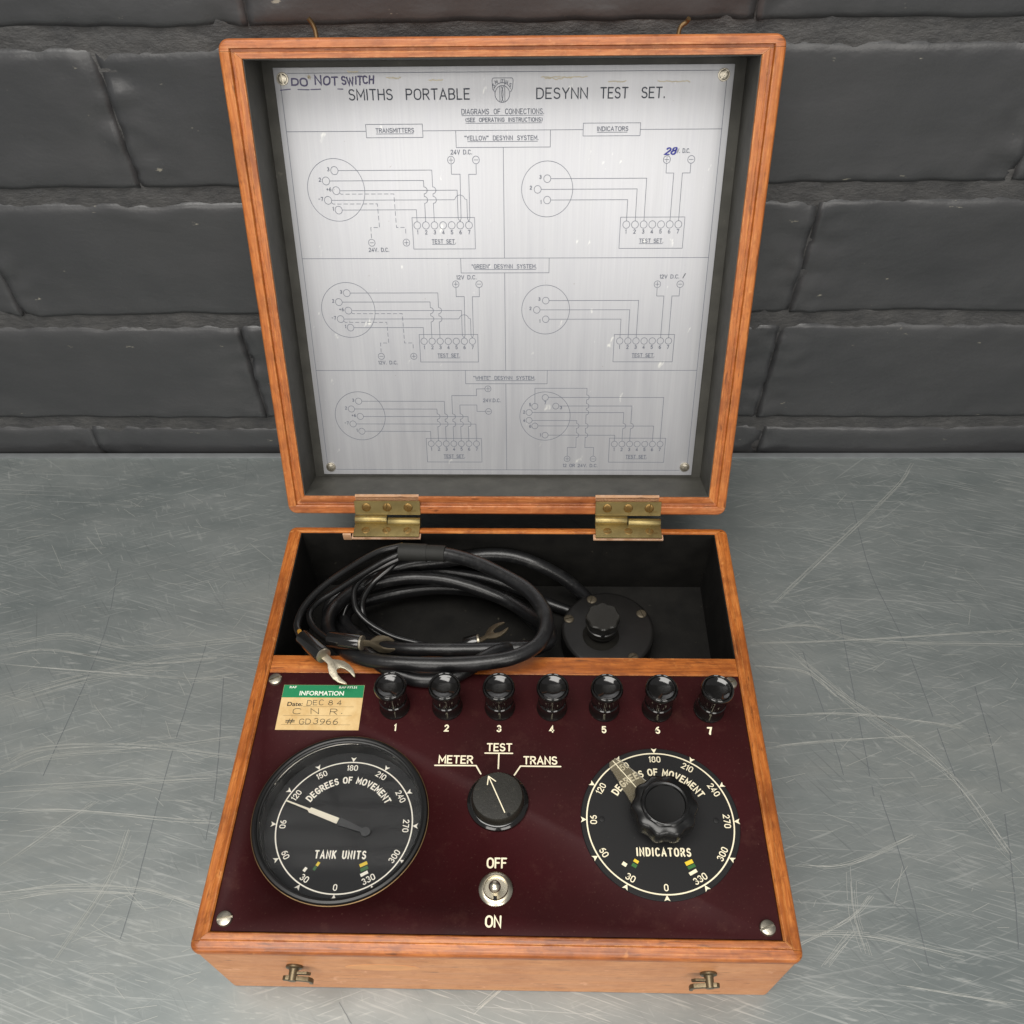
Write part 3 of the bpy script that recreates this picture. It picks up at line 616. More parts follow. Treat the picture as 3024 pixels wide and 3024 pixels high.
# ------------------------------------------------------------------ hinges
def hinge(x0, x1, k):
    cx = (x0+x1)/2; w2 = (x1-x0)/2; e = empty('hinge', (cx, D+.0025, H+.001), root)
    def loc_of(p): return Vector(p)-Vector((cx, D+.0025, H+.001))
    # lid leaf in lid coordinates
    q = LO+LV*.0004-LN*.0006
    bm = bmesh.new(); r = bmesh.ops.create_cube(bm, size=1)
    for v in r['verts']: v.co = Vector((v.co.x*(2*w2-.0006), v.co.y*.0103, v.co.z*.0012))
    bmesh.ops.bevel(bm, geom=bm.edges[:], offset=.00022, segments=2, affect='EDGES')
    lf = frombm('hinge_leaf', bm, brass, e, True); orient(lf, -LN, (1, 0, 0), loc_of(Vector((cx, 0, 0))+q+LV*.0054-Vector((LO.x*1, 0, 0))))
    for i, dx in enumerate((-.63, 0, .63)):
        p = Vector((cx+dx*w2, 0, 0))+Vector((0, LO.y, LO.z))+LV*.0064-LN*.0013
        s_ = screw(e, loc_of(p), .0031, brass_screw, (.2, 1.55, -.8, -.4, -.6, 1.4)[i+3*k], .0006, .00035, tuple(-LN))
    bl = box('hinge_leaf', -w2+.0003, w2-.0003, -.0139, -.0022, -.0006, .0004, brass, e, .00022)
    bl.location = Vector((0, -.0139+.0117/2, -.0009))
    for i, dx in enumerate((-.63, 0, .63)):
        p = Vector((cx+dx*w2, D-.0058, H+.0007)); screw(e, loc_of(p), .0031, brass_screw, (.5, 2.1, .9, .3, .1, 1.3)[i+3*k], .0006, .00035)
    for nm, a, b, dz, dy in (('hinge_knuckle', -w2+.0003, -.0004, .0013, .0006), ('hinge_knuckle', .0002, w2-.0003, .0004, -.0006)):
        kn = lathe(nm, [(.0028, a), (.0030, a+.0003), (.0030, b-.0003), (.0028, b)], brass, e, 24); orient(kn, (1, 0, 0), (0, 1, 0), (0, dy, dz-.0004))
    return e
hinge(-.1046, -.0591, 0); hinge(.0600, .1050, 1)

# ------------------------------------------------------------------ diagram plate
plate = empty('diagram_plate', (0, 0, 0), root)
Mp = Matrix((Vector((1, 0, 0)), LV, -LN)).transposed().to_4x4(); Mp.translation = LO+LN*(LDp-.0012)
plate.matrix_local = Mp
box('metal_sheet', -.1305, .1305, .0160, .2647, -.0010, .0002, alu, plate, .0002)
ZP = .00026
for (x, y), a in (((-.1256, .2592), 1.75), ((.1248, .2595), .95), ((-.1250, .0215), .7), ((.1252, .0222), 2.6)): 
    lathe('screw_cup', [(.0034, 0), (.0033, .0007), (.0028, .0008)], steel, plate, 24, (x, y, .0002)); screw(plate, (x, y, .0007), .0026, steel, a, .0010, .0004)
def circ(cx, cy, r, n=40): return [arc(cx, cy, r, r, 0, 360, n)]
def pm(cx, cy, sgn, r=2.05):
    o = circ(cx, cy, r, 20)+[[(cx-1.2, cy), (cx+1.2, cy)]]
    if sgn > 0: o.append([(cx, cy-1.3), (cx, cy+1.3)])
    return o
def vline(x, y0, y1, hops, r=1.9):
    """vertical line going down with half-circle jumps over the lines it crosses"""
    p = [(x, y0)]
    for h in hops: p += [(x, h+r)]+arc(x, h, r, r, 80, -80, 8)+[(x, h-r)]
    return p+[(x, y1)]
def dashes(p, on=2.4, off=1.5):
    out = []; carry = 0; draw = True; cur = [p[0]]; left = on
    for i in range(len(p)-1):
        a, b = Vector(p[i]), Vector(p[i+1]); L = (b-a).length; pos = 0
        while L-pos > left:
            pos += left; q = a.lerp(b, pos/L)
            if draw: cur.append(tuple(q)); out.append(cur)
            draw = not draw; left = on if draw else off; cur = [tuple(q)]
        left -= L-pos
        if draw: cur.append(tuple(b))
    return out
ln, tx = [], []
def tset(x0, yo, t0, pitch_, bx0, bx1, top, bot):
    ln.append([(bx0, yo+top), (bx1, yo+top)]); ln.append([(bx1, yo+top), (bx1, yo+bot)]); ln.append([(bx1, yo+bot), (bx0, yo+bot)]); ln.append([(bx0, yo+bot), (bx0, yo+top)])
    for i in range(7):
        ln.extend(circ(t0+pitch_*i, yo-19.9, 2.1, 20)); tx.extend(text(str(i+1), t0+pitch_*i, yo-24.9, 2.1, 'c'))
    c0 = t0+pitch_*3
    tx.extend(text('TEST SET.', c0, yo-30.3, 2.2, 'c', 14.6)); ln.append([(c0-7.2, yo-30.9), (c0+7, yo-30.9)])
def transmitter(yo, volt, hx=0):
    ln.extend(circ(-101.3, yo, 17.3, 60))
    nd = [('3', -101.2, 10.8), ('2', -106.9, 5.2), ('+6', -101.3, -.15), ('-7', -106.9, -5.5), ('1', -101, -11)]
    for s, x, y in nd: ln.extend(circ(x, yo+y, 2.2, 20)); tx.extend(text(s, x-3.1, yo+y-.2, 1.9, 'r', gap=.4))
    Y = lambda v: yo+v
    T = [-53.4+5.3*i for i in range(7)]
    ln.append([(-98.9, Y(10.8)), (T[2], Y(10.8))]); ln.append(vline(T[2], Y(10.8), Y(-17.8), (Y(-.2), Y(-5.5))))
    ln.append([(-104.6, Y(5.2)), (T[1], Y(5.2))]); ln.append(vline(T[1], Y(5.2), Y(-17.8), (Y(-.2), Y(-5.5))))
    ln.append([(-99.1, Y(-.2)), (-28.1, Y(-.2)), (-28.1, Y(-16)), (-26.9, Y(-17.8))])
    ln.append([(-104.7, Y(-5.5)), (-30.2, Y(-5.5))]+arc(-26.6, Y(-5.5), 3, 2.6, 170, 10, 8)+[(-22.4, Y(-5.5)), (-22.4, Y(-16)), (-21.6, Y(-17.8))])
    ln.append([(-98.8, Y(-11)), (T[0], Y(-11)), (T[0], Y(-17.8))])
    ln.extend(pm(-31.1, Y(16.1), 1)); ln.extend(pm(-16.3, Y(16.1), -1))
    ln.append([(-31.1, Y(14)), (-31.1, Y(8.5)), (-26.0, Y(8.5)), (-26.3, Y(-16)), (-26.9, Y(-17.6))]); ln.append([(-16.3, Y(14)), (-16.3, Y(8.4)), (-20.8, Y(8.4)), (-20.9, Y(-16)), (-21.5, Y(-17.6))])
    tx.extend(text(volt+'V D.C.', -31.0+hx, Y(19.2), 2.2, 'l', 12.4))
    ln.extend(dashes([(-99.4, Y(-1.4)), (-98.6, Y(-2.1)), (-66.5, Y(-2.1)), (-66.3, Y(-21)), (-60.8, Y(-21)), (-60.8, Y(-27.5))]))
    ln.extend(dashes([(-105, Y(-6.8)), (-104, Y(-7.6)), (-77, Y(-7.6)), (-76.8, Y(-21)), (-82.2, Y(-21)), (-82.3, Y(-27.5))]))
    ln.extend(pm(-60.8, Y(-29.8), 1)); ln.extend(pm(-82.4, Y(-29.8), -1)); tx.extend(text(volt+'V. D.C.', -84.5, Y(-35), 2.1, 'l', 12.4))
    tset(0, yo, -53.4, 5.3, -56.4, -18, -15.5, -33.6)
def indicator(yo, volt):
    Y = lambda v: yo+v
    ln.extend(circ(26.1, yo, 15.35, 56))
    for s, x, y in (('3', 26.1, 5.8), ('2', 20.4, 0), ('1', 26.2, -5.9)): ln.extend(circ(x, Y(y), 2.1, 20)); tx.extend(text(s, x-3.6, Y(y+.1) if s != '1' else Y(y-2), 1.8, 'r'))
    for n_, x, tx_ in ((5.8, 28.2, 85.3), (0, 22.5, 80.0), (-5.9, 28.3, 74.7)): ln.append([(x, Y(n_)), (tx_, Y(n_)), (tx_, Y(-17.8))])
    ln.extend(pm(96.4, Y(15.7), 1)); ln.extend(pm(110.7, Y(15.7), -1))
    ln.append([(96.4, Y(13.6)), (96.5, Y(8.5)), (101.1, Y(8.5)), (101.1, Y(-17.8))]); ln.append([(110.7, Y(13.6)), (110.7, Y(8.5)), (106.2, Y(8.5)), (106.3, Y(-17.8))])
    tx.extend(text(volt, 109.4 if volt[0] == 'V' else 97.6, Y(19.3), 2.1, 'r' if volt[0] == 'V' else 'l', 7.6 if volt[0] == 'V' else 12))
    tset(0, yo, 74.7, 5.28, 71, 110, -15.7, -33.6)
transmitter(201, '24'); transmitter(130.2, '12', .6); indicator(201, 'V. D.C.'); indicator(130.3, '12V D.C.')
yo = 59.1; Y = lambda v: yo+v
ln.extend(circ(-100.5, yo, 17.2, 60))
for s, x, y in (('3', -100.6, 10.6), ('2', -106.1, 5.1), ('+6', -100.5, -.2), ('-7', -106, -5.6), ('1', -100.4, -10.9)): ln.extend(circ(x, Y(y), 2.2, 20)); tx.extend(text(s, x-3.1, Y(y-.2), 1.9, 'r', gap=.4))
T = [-52.6+5.28*i for i in range(7)]
for nx_, y, i, hops in ((-98.4, 10.6, 2, (-.2, -5.6)), (-103.9, 5.1, 1, (-.2, -5.6)), (-98.3, -.2, 5, (-5.6,)), (-103.8, -5.6, 6, ()), (-98.2, -10.9, 0, ())):
    ln.append([(nx_, Y(y)), (T[i], Y(y))]); ln.append(vline(T[i], Y(y), Y(-17.9), [Y(h) for h in hops]))
ln.extend(pm(-12.1, Y(19.3), 1)); ln.extend(pm(-12.0, Y(3.5), -1))
ln.append([(-14.2, Y(19.3)), (-19.9, Y(19.2)), (-19.9, Y(14.6)), (T[3], Y(14.6))]); ln.append(vline(T[3], Y(14.6), Y(-17.9), (Y(-.2), Y(-5.6))))
ln.append([(-14.2, Y(3.5)), (-19.9, Y(3.5)), (-19.9, Y(8)), (T[4], Y(8))]); ln.append(vline(T[4], Y(8), Y(-17.9), (Y(-.2), Y(-5.6))))
tx.extend(text('24V.D.C.', -15.4, Y(10.2), 2.2, 'l', 11.6)); tset(0, yo, -52.6, 5.28, -55.9, -17.4, -16, -33.6)
ln.extend(circ(26.6, yo, 17.2, 60))
for s, x, y, dx, dy in (('7', 26.6, 13.3, 0, -4.6), ('3', 33.8, 7.3, 3.6, -2), ('5', 19.6, 7.1, -3.2, .3), ('2', 15.7, 2.8, -3.4, -.6), ('4', 15.7, -2.8, -3.4, -1), ('6', 19.7, -6.8, -3.2, -1.2), ('1', 26.8, -13.5, -3.3, -.8)):
    ln.extend(circ(x, Y(y), 2.1, 20)); tx.extend(text(s, x+dx, Y(y+dy), 1.9, 'c'))
ln.append([(19.6, Y(9.3)), (19.6, Y(19.7)), (54.7, Y(19.7))]); ln.append(vline(54.6, Y(19.7), Y(-22.5), [Y(h) for h in (13.4, 7.4, 2.8, -6.8, -13.5)], 1.7)+[(60.7, Y(-22.5)), (60.7, Y(-28.8))])
ln.extend(pm(60.7, Y(-31), -1)); ln.extend(pm(42.5, Y(-31), 1))
ln.append([(28.8, Y(13.4)), (106.5, Y(13.4)), (106.5, Y(-17.8))])
ln.append([(36, Y(7.4)), (85.5, Y(7.4))]); ln.append(vline(85.5, Y(7.4), Y(-17.8), [Y(-6.8)]))
ln.append([(17.9, Y(2.8)), (80.2, Y(2.8))]); ln.append(vline(80.2, Y(2.8), Y(-17.8), [Y(-6.8)]))
ln.append([(17.9, Y(-2.9)), (48.4, Y(-2.9))]); ln.append(vline(48.4, Y(-2.9), Y(-22.5), [Y(-6.8), Y(-13.5)], 1.7)+[(42.5, Y(-22.5)), (42.5, Y(-28.8))])
ln.append([(21.9, Y(-6.8)), (101.2, Y(-6.8)), (101.2, Y(-17.8))]); ln.append([(29, Y(-13.5)), (75, Y(-13.5)), (75, Y(-17.8))])
tx.extend(text('12 OR 24V. D.C.', 39.8, Y(-37), 2.1, 'l', 24)); tset(0, yo, 75, 5.27, 71.5, 110.2, -15.6, -33.4)
# frame and rulings
ln += [[(-122.5, 261.9), (121.6, 261.7)], [(126.7, 256.5), (126.9, 24.2)], [(121.8, 19.7), (-121.2, 19.7)], [(-127.2, 24.5), (-127.1, 257)],
       [(-127.2, 232.5), (-80.2, 232.5)], [(-47, 232.5), (46.6, 232.6)], [(79.7, 232.5), (126.9, 232.5)], [(-127.2, 161.9), (126.9, 161.9)], [(-127.2, 90.9), (126.9, 91)],
       [(0, 223.7), (0, 161.9)], [(0, 153.1), (0, 90.9)], [(0, 81.9), (0, 19.7)]]
for x0, x1, y0, y1 in ((-80.2, -47, 229.1, 236), (46.6, 79.7, 229.3, 235.9), (-27.7, 27.6, 223.7, 232.5), (-27.4, 27.9, 153.1, 161.9), (-27, 27.7, 81.9, 90.9)):
    ln += [[(x0, y0), (x1, y0)], [(x1, y0), (x1, y1)], [(x0, y1), (x0, y0)]]
    if x0 < -50 or x0 > 0: ln.append([(x0, y1), (x1, y1)])
for s, x0, x1, b, h in (('DIAGRAMS OF CONNECTIONS.', -23.8, 23.6, 240.9, 2.5), ('(SEE OPERATING INSTRUCTIONS)', -21.6, 22.8, 237.0, 1.9), ('TRANSMITTERS', -74.4, -52.2, 231.8, 2.1), ('INDICATORS', 54.8, 72.6, 231.9, 2.1),
                        ('"YELLOW" DESYNN SYSTEM.', -22.5, 20.5, 227.5, 2.2), ('"GREEN" DESYNN SYSTEM.', -20.5, 20.0, 155.9, 2.2), ('"WHITE" DESYNN SYSTEM.', -21.5, 19.6, 84.8, 2.2)):
    tx.extend(text(s, x0, b, h, 'l', x1-x0, space=.7)); d = .75; ln.append([(x0+(1.6 if s[0] == '"' else 0), b-d), (x1-.4, b-d)])
ribbon('wiring_diagram', mmv(ln), .00031, ink, plate, ZP, .000006, 'stuff'); ribbon('diagram_lettering', mmv(tx), .00040, ink, plate, ZP+.00008, .000006, 'stuff')
tt = []
for s, x0, x1 in (('SMITHS', -88.3, -63.5), ('PORTABLE', -55.3, -19.1), ('DESYNN', 19.5, 48.3), ('TEST', 56, 71.3), ('SET.', 79.4, 92.3)): ribbon('title_word', mmv(text(s, x0, 248.5, 5.1, 'l', x1-x0, xs=1.05)), .00070, ink_title, plate, ZP+.0001, .000006)
cr_ = circ(-.2, 250.9, 4.2, 36)+[[(-5.7, 253.3), (-6, 257.6)]+arc(-5, 258, .9, .8, 180, 90, 4)+arc(5, 258, .9, .8, 90, 0, 4)+[(6, 257.4), (5.6, 253.6), (4.5, 251.9)], [(-5.7, 253.3), (-4.4, 251.8)]]
cr_ += [arc(-.2, 251.4, 5.2, 5.1, 160, 25, 12), [(-1.6, 246.9), (-1.6, 254.6)], [(1.2, 247), (1.2, 258.2)], arc(-3.0, 250.9, 3.2, 5.2, 50, -50, 8), arc(2.6, 250.9, 3.2, 5.2, 130, 230, 8)]
for ch, x, y, a in (('S', -4.6, 254.3, .5), ('M', -3.3, 256.0, .3), ('I', -.9, 256.3, 0), ('T', .0, 256.3, 0), ('H', 2.2, 255.8, -.2), ('S', 4.0, 254.5, -.4)): cr_ += text(ch, x, y, 1.7, 'c', ang=a)
ribbon('crest', mmv(cr_), .00032, ink, plate, ZP+.00012, .000006)
hw = text('DO', -120.6, 256.0, 3.4, 'l', 9, jit=.09)+text('NOT', -107.0, 256.4, 3.7, 'l', 12.6, jit=.12)+text('SWITCH', -91.6, 256.3, 3.6, 'l', 17.8, jit=.13)
ribbon('marker_writing', mmv(hw), .00085, pen_blue, plate, ZP+.00016, .000006)
ribbon('marker_underline', mmv([[(-127.6, 253.6), (-121.8, 254.1)], [(-117.4, 253.9), (-111, 253.7)], [(-110, 253.8), (-104.5, 254)], [(-94.4, 254), (-91.5, 253.9)]]), .0005, pen_blue, plate, ZP+.00016)
sb = []
for k in range(2): sb += text('28', 94.7+k*.5, 219.6-.2*k, 3.5, 'l', 5.8, slant=.3, jit=.04)
ribbon('blue_pen_overwriting', mmv(sb), .00058, pen_bold, plate, ZP+.0002, .000006)
ribbon('pen_tick', mmv([[(112.0, 149.8), (113.4, 152.4)]]), .0004, ink_title, plate, ZP+.0002)
stn = []
def wob(x0, x1, y, amp, n=26): return [(x0+(x1-x0)*i/n, y+amp*noise.noise(Vector((i*.45+x0, y, 2)))) for i in range(n+1)]
stn += [wob(22, 48, 259.0, 1.0), wob(24, 40, 258.4, 1.2), wob(60, 70, 256.5, .8), wob(88, 106, 256.4, .8), wob(-66, -58, 259.3, 1), wob(-42, -34, 258, .8), wob(-111, -109.5, 260, 2), wob(-88, -82, 262.4, .6)]
ribbon('stain_marks', mmv(stn), .00045, stain, plate, ZP+.00022, .000006, 'stuff')

# ------------------------------------------------------------------ control panel
ZT = H-.0009
panel = empty('control_panel', (0, .084, ZT), root)
pb = box('panel_sheet', -HW+BS+.0004, HW-BS-.0004, BF+.0004, DV0-.0003, ZT-.003, ZT, panel_m, None, .0004)
cutter = lathe('cut', [(.0442, -.02), (.0442, .02)], panel_m, None, 96, (-.0845, .0694, ZT))
md = pb.modifiers.new('b', 'BOOLEAN'); md.object = cutter; md.operation = 'DIFFERENCE'; md.solver = 'EXACT'
bpy.context.view_layer.update()
me = bpy.data.meshes.new_from_object(pb.evaluated_get(bpy.context.evaluated_depsgraph_get())); me.transform(Matrix.Translation(pb.location))
bpy.data.objects.remove(pb); bpy.data.objects.remove(cutter)
me.transform(Matrix.Translation((0, -.084, -ZT)))
link('panel_sheet', me, panel_m, panel)
PZ = .00012
def P2(pls): return [[(a*mm_, b*mm_-.084) for a, b in p] for p in pls]
for (x, y), a in (((-.1347, .0154), .25), ((.1341, .0151), .35), ((-.1358, .1541), .45), ((.1352, .1542), .3)): screw(panel, (x, y-.084, .0001), .0040, steel, a, .0020, .00055)
def word(pl, wd=.00082, nm='lettering'): return ribbon(nm, P2(pl), wd, cream, panel, PZ, .000008)
word(text('TEST', -.3, 109.0, 4.3, 'c', 13.6)); word([[(-8.3, 107.5), (7.1, 107.5)], [(-.5, 107.5), (-.6, 98.2)]], .0008, 'switch_position_line')
word(text('METER', -33.8, 101.2, 4.3, 'l', 18.6)); word([[(-36.0, 99.7), (-13.0, 99.8), (-10.2, 94.9)]], .0008, 'switch_position_line')
word(text('TRANS', 13.6, 101.2, 4.3, 'l', 18.2)); word([[(34.0, 99.8), (11.7, 99.8), (8.4, 94.4)]], .0008, 'switch_position_line')
PXs = [-.0621, -.0314, -.0008, .0295, .0598, .0903, .1202]
for i, x in enumerate([-60.6, -31.0, -.9, 29.3, 59.1, 89.6, 119.2]): word(text(str(i+1), x, 121.1, 3.7, 'c', xs=.98)+([[(119.15, 120.8), (119.3, 121.9)]]*1 if i == 6 else []), .00084 if i < 6 else .00100, 'number')
word(text('OFF', -4.6, 43.0, 4.8, 'l', 9.6), .00088); word(text('ON', -4.3, 13.7, 5.0, 'l', 7.2), .00092)

# information sticker
stk = empty('information_label', (-.1299, .1506, ZT+.0001), root); stk.rotation_euler.z = .004
STW, STH = .0482, .0299
box('label_paper', 0, STW, -STH, 0, 0, .00012, paper, stk, 0); prism('green_header', [(.0001, -.0086), (STW-.0001, -.0086), (STW-.0001, -.0001), (.0001, -.0001)], .00013, .00017, green_print, stk)
zt = .00019
font_text('label_lettering', 'RAF', .0036, -.0023, .0015, .0042, white_print, stk, zt, .02); font_text('label_lettering', 'RAF F7131', .0332, -.0023, .0015, .0105, white_print, stk, zt, .02)
font_text('label_lettering', 'INFORMATION', .0102, -.0071, .0030, .0263, white_print, stk, zt, .022)
font_text('label_lettering', 'Date:', .0042, -.0143, .0028, .0090, print_black, stk, zt-.00004, .02)
ribbon('label_rules', [[(.0137, -.0147), (.0435, -.0147)], [(.0032, -.0206), (.0432, -.0206)], [(.003, -.0265), (.043, -.0265)]], .00013, print_black, stk, zt-.00004)
hwt = text('DEC', 15.8, -13.8, 3.2, 'l', 9.6, jit=.08)+text('84', 28.4, -13.6, 3.1, 'l', 7.6, jit=.03, gap=.6)
hwt += text('C', 8.2, -19.6, 3.6, 'l', 4.8)+text('N', 19.2, -19.6, 3.5, 'l', 4.4, jit=.08)+text('R', 30.2, -19.7, 3.6, 'l', 4.0, jit=.05)+[[(36.8, -19.2), (37.3, -19)]]
hwt += text('#', 5.2, -26.1, 3.5, 'l', 5.2)+text('#', 5.3, -25.9, 3.4, 'l', 5.0)+text('GD', 13.2, -26.1, 3.4, 'l', 6.6, jit=.06)+text('3966', 21.4, -26.1, 3.5, 'l', 14, jit=.05)
ribbon('pen_writing', mmv(hwt), .00034, pencil, stk, zt, .000005)

# ------------------------------------------------------------------ terminal posts
def post(x):
    e = empty('terminal_post', (x, .1366, ZT), root)
    lathe('collar', [(.0088, 0), (.0089, .0012), (.0082, .0022), (.0078, .0085), (.0081, .0096), (.0076, .0102), (.0062, .0104)], bakelite, e, 40)
    lathe('knurled_nut', [(.0058, .0104), (.0075, .0105), (.0077, .0110), (.0077, .0192), (.0080, .0196), (.0081, .0200)], bakelite, e, 128, fn=lambda t, i: 1+(.028*(1 if math.cos(t*32) > 0 else -1) if 2 <= i <= 3 else 0))
    lathe('cap', [(.0080, .0198), (.0088, .0202), (.0092, .0214), (.0092, .0230), (.0089, .0240), (.0084, .0244), (.0079, .0239), (.0077, .0234), (.0075, .0237), (.0072, .0239), (.0069, .0238), (.0062, .0233), (.0050, .0228), (.0034, .0224), (.0017, .0222), (0, .0222)], bakelite, e, 56)
    return e
p0 = post(PXs[0]); p0['label'] = 'black bakelite terminal post numbered 1'
for i, x in enumerate(PXs[1:]):
    q = copy_tree(p0, root); q.location.x = x; q['label'] = 'black bakelite terminal post numbered %d' % (i+2); q.rotation_euler.z = .3*i
    if i == 5: q.rotation_euler = (.02, .05, .4)

# ------------------------------------------------------------------ meter (tank units)
def dial_marks(parent, r, cols, z, word, wy, wwid, small=1.0):
    """scale ring, triangles, numbers; 0 at the bottom, clockwise"""
    R1 = r*1000
    def at(deg, rr): a = rad(270-deg); return (rr*math.cos(a), rr*math.sin(a)), a
    lines = [arc(0, 0, R1, R1, 0, 360, 120)]
    ribbon('scale_ring', mmv(lines), .00072, cols, parent, z)
    tri = bmesh.new()
    for deg in range(0, 360, 30):
        (x, y), a = at(deg, R1+.15); n = Vector((math.cos(a), math.sin(a))); t = Vector((-n.y, n.x)); p = Vector((x, y))
        pts = [p, p+n*3.0+t*1.55, p+n*2.3, p+n*3.0-t*1.55]
        tri.faces.new([tri.verts.new((q.x*mm_, q.y*mm_, z+.00004)) for q in pts])
    o = frombm('scale_triangles', tri, cols, parent)
    nums = []
    for deg in range(0, 360, 30):
        outw = 120 <= deg <= 270
        (x, y), a = at(deg, R1)
        hgt = 3.1*small
        if outw: rr = R1-2.0-hgt; ang = a-math.pi/2; bx_, by_ = rr*math.cos(a), rr*math.sin(a)
        else: rr = R1-2.0; ang = a+math.pi/2; bx_, by_ = rr*math.cos(a), rr*math.sin(a)
        nums += text(str(deg), bx_, by_, hgt, 'c', ang=ang, xs=1.04, gap=.30)
    ribbon('scale_numbers', mmv(nums), .00053, cols, parent, z+.00005, .000006)
    arcs = []; s = 'DEGREES OF MOVEMENT'; hgt = 3.5*small; rr = 25.9*small; adv = [(G[c_][0]*.92+.42 if c_ != ' ' else .62)*hgt for c_ in s]; tot = sum(adv)-.42*hgt; ang_t = tot/rr; k = rad(116)/ang_t; pos = 0
    for c_, ad in zip(s, adv):
        if c_ != ' ':
            wch = G[c_][0]*.92*hgt; a = math.pi/2+rad(58)-((pos+wch/2)/rr)*k+rad(-1)
            arcs += text(c_, rr*math.cos(a), rr*math.sin(a), hgt, 'c', ang=a-math.pi/2, xs=.92)
        pos += ad
    ribbon('curved_lettering', mmv(arcs), .00080, cols, parent, z+.00006, .000006)
    ribbon('dial_lettering', mmv(text(word, .3, wy, 3.9, 'c', wwid, xs=.82, gap=.40)), .00080, cols, parent, z+.00006, .000006)
def bar(parent, x, y, w_, h_, a, mat, z):
    ca, sa = math.cos(a), math.sin(a)
    prism('colour_bar', [((x+p*w_/2*ca-q*h_/2*sa)*mm_, (y+p*w_/2*sa+q*h_/2*ca)*mm_) for p, q in ((-1, -1), (1, -1), (1, 1), (-1, 1))], z, z+.00008, mat, parent)
meter = empty('meter', (-.0845, .0694, ZT), root)
lathe('bezel', [(.0470, .0001), (.0470, .0012), (.0464, .0020), (.0452, .0023), (.0444, .0019), (.0441, .0010), (.0434, .0008), (.0434, -.0022), (.0430, -.0026), (.0430, -.0060), (.0434, -.0064), (.0434, -.0120)], bezel_m, meter, 128, capb=False).data
lathe('bezel_ring', [(.0475, .0001), (.0475, .0006), (.0471, .0007), (.0471, .0001)], brass_dark, meter, 128, capb=False)
# the bezel is an open ring: drop its end caps
for o in meter.children:
    bm = bmesh.new(); bm.from_mesh(o.data); bmesh.ops.delete(bm, geom=[f for f in bm.faces if len(f.verts) > 40], context='FACES'); bm.to_mesh(o.data); bm.free()
lathe('dial_face', [(.0434, -.0130), (.0434, -.0120)], meter_black, meter, 96)
dial_marks(meter, .0373, ivory, -.01192, 'TANK UNITS', -18.4, 27, .955)
for x, y, w_, h_, a, mt in ((-17.4, -24.6, 1.6, 2.4, -.55, ivory), (-11.0, -21.6, 1.5, 2.3, -.5, mark_yellow), (-12.3, -23.9, 1.5, 2.2, -.5, mark_green), (13.3, -21.4, 4.2, 1.8, .45, mark_yellow), (14.0, -23.8, 4.2, 1.8, .45, mark_green), (14.3, -26.4, 4.2, 1.7, .5, ivory)): bar(meter, x, y, w_, h_, a, mt, -.01193)
pn = empty('pointer', (0, 0, -.0095), meter); pn.rotation_euler.z = rad(159.5)
prism('needle', [(.0362, -.00035), (.0362, .00035), (.0222, .0005), (.0208, .0015), (.0034, .0017), (.0034, -.0017), (.0208, -.0015), (.0212, -.0006)], 0, .0006, simple('pointer_cream', srgb(244, 236, 214), .5), pn)
prism('counterweight', [(.0028, -.0022), (.0028, .0022), (-.0035, .0018), (-.0110, .0011)]+[(-.0135-.0025*math.cos(a), .0025*math.sin(a)) for a in [2.4-4.8*k/12 for k in range(13)]][::-1][0:0]+[(-.0135-.0026*math.cos(rad(t)), .0026*math.sin(rad(t))) for t in range(140, -141, -20)]+[(-.0110, -.0011), (-.0035, -.0018)], -.0002, .0008, simple('counterweight_grey', srgb(46, 47, 49), .5), pn)
lathe('glass', [(.0433, -.0012), (.0433, -.0003), (0, -.0003)], glass, meter, 64, capb=False)

# ------------------------------------------------------------------ indicator dial
ind = empty('indicator_dial', (.0862, .0690, ZT), root)
lathe('dial_plate', [(.0420, 0), (.0420, .0007), (.0417, .0010)], dial_black, ind, 96)
dial_marks(ind, .0388, cream, .00108, 'INDICATORS', -19.0, 27.5)
for x, y, w_, h_, a, mt in ((-20.3, -23.6, 2.4, 1.9, -.6, cream), (-14.2, -22.0, 2.6, 1.6, -.55, mark_yellow), (-15.3, -24.2, 2.6, 1.9, -.55, mark_green), (12.9, -22.3, 4.2, 2.0, .42, mark_yellow), (13.9, -24.4, 4.2, 1.7, .42, mark_green), (14.4, -27.3, 4.4, 1.7, .5, cream)): bar(ind, x, y, w_, h_, a, mt, .00106)
for x in (-.0308, .0296): lathe('rivet', [(.0016, .0010), (.0015, .00135), (.0008, .0015)], dial_black, ind, 18, (x, .0003, 0))
pt_ = empty('cursor', (0, 0, .0060), ind); ca = math.atan2(.1005-.0690, .0622-.0862); pt_.rotation_euler.z = ca
Lc = .0395
prism('cursor_blade', [(0, -.0105), (Lc-.0015, -.0036), (Lc, -.0022), (Lc+.0003, 0), (Lc, .0022), (Lc-.0015, .0036), (0, .0105)], 0, .0010, celluloid, pt_)
ribbon('cursor_hairline', [[(.016, 0), (Lc-.0003, 0)]], .00045, cream, pt_, .00104)
kn = empty('indicator_knob', (.0862, .0690, ZT), root)
def lobes(t, i): return 1+(.042*math.cos(10*t)*(1, 1, 1, 1, 1, 1, .9, .35)[i] if 1 <= i <= 7 else 0)
lathe('knob_body', [(.0100, .0011), (.0150, .0105), (.0163, .0118), (.0166, .0135), (.0166, .0195), (.0161, .0214), (.0150, .0223), (.0126, .0228), (.0120, .0238), (.0112, .0241), (.0104, .0237), (.0100, .0222), (.0050, .0218), (0, .0217)], knob_black, kn, 144, fn=lobes)

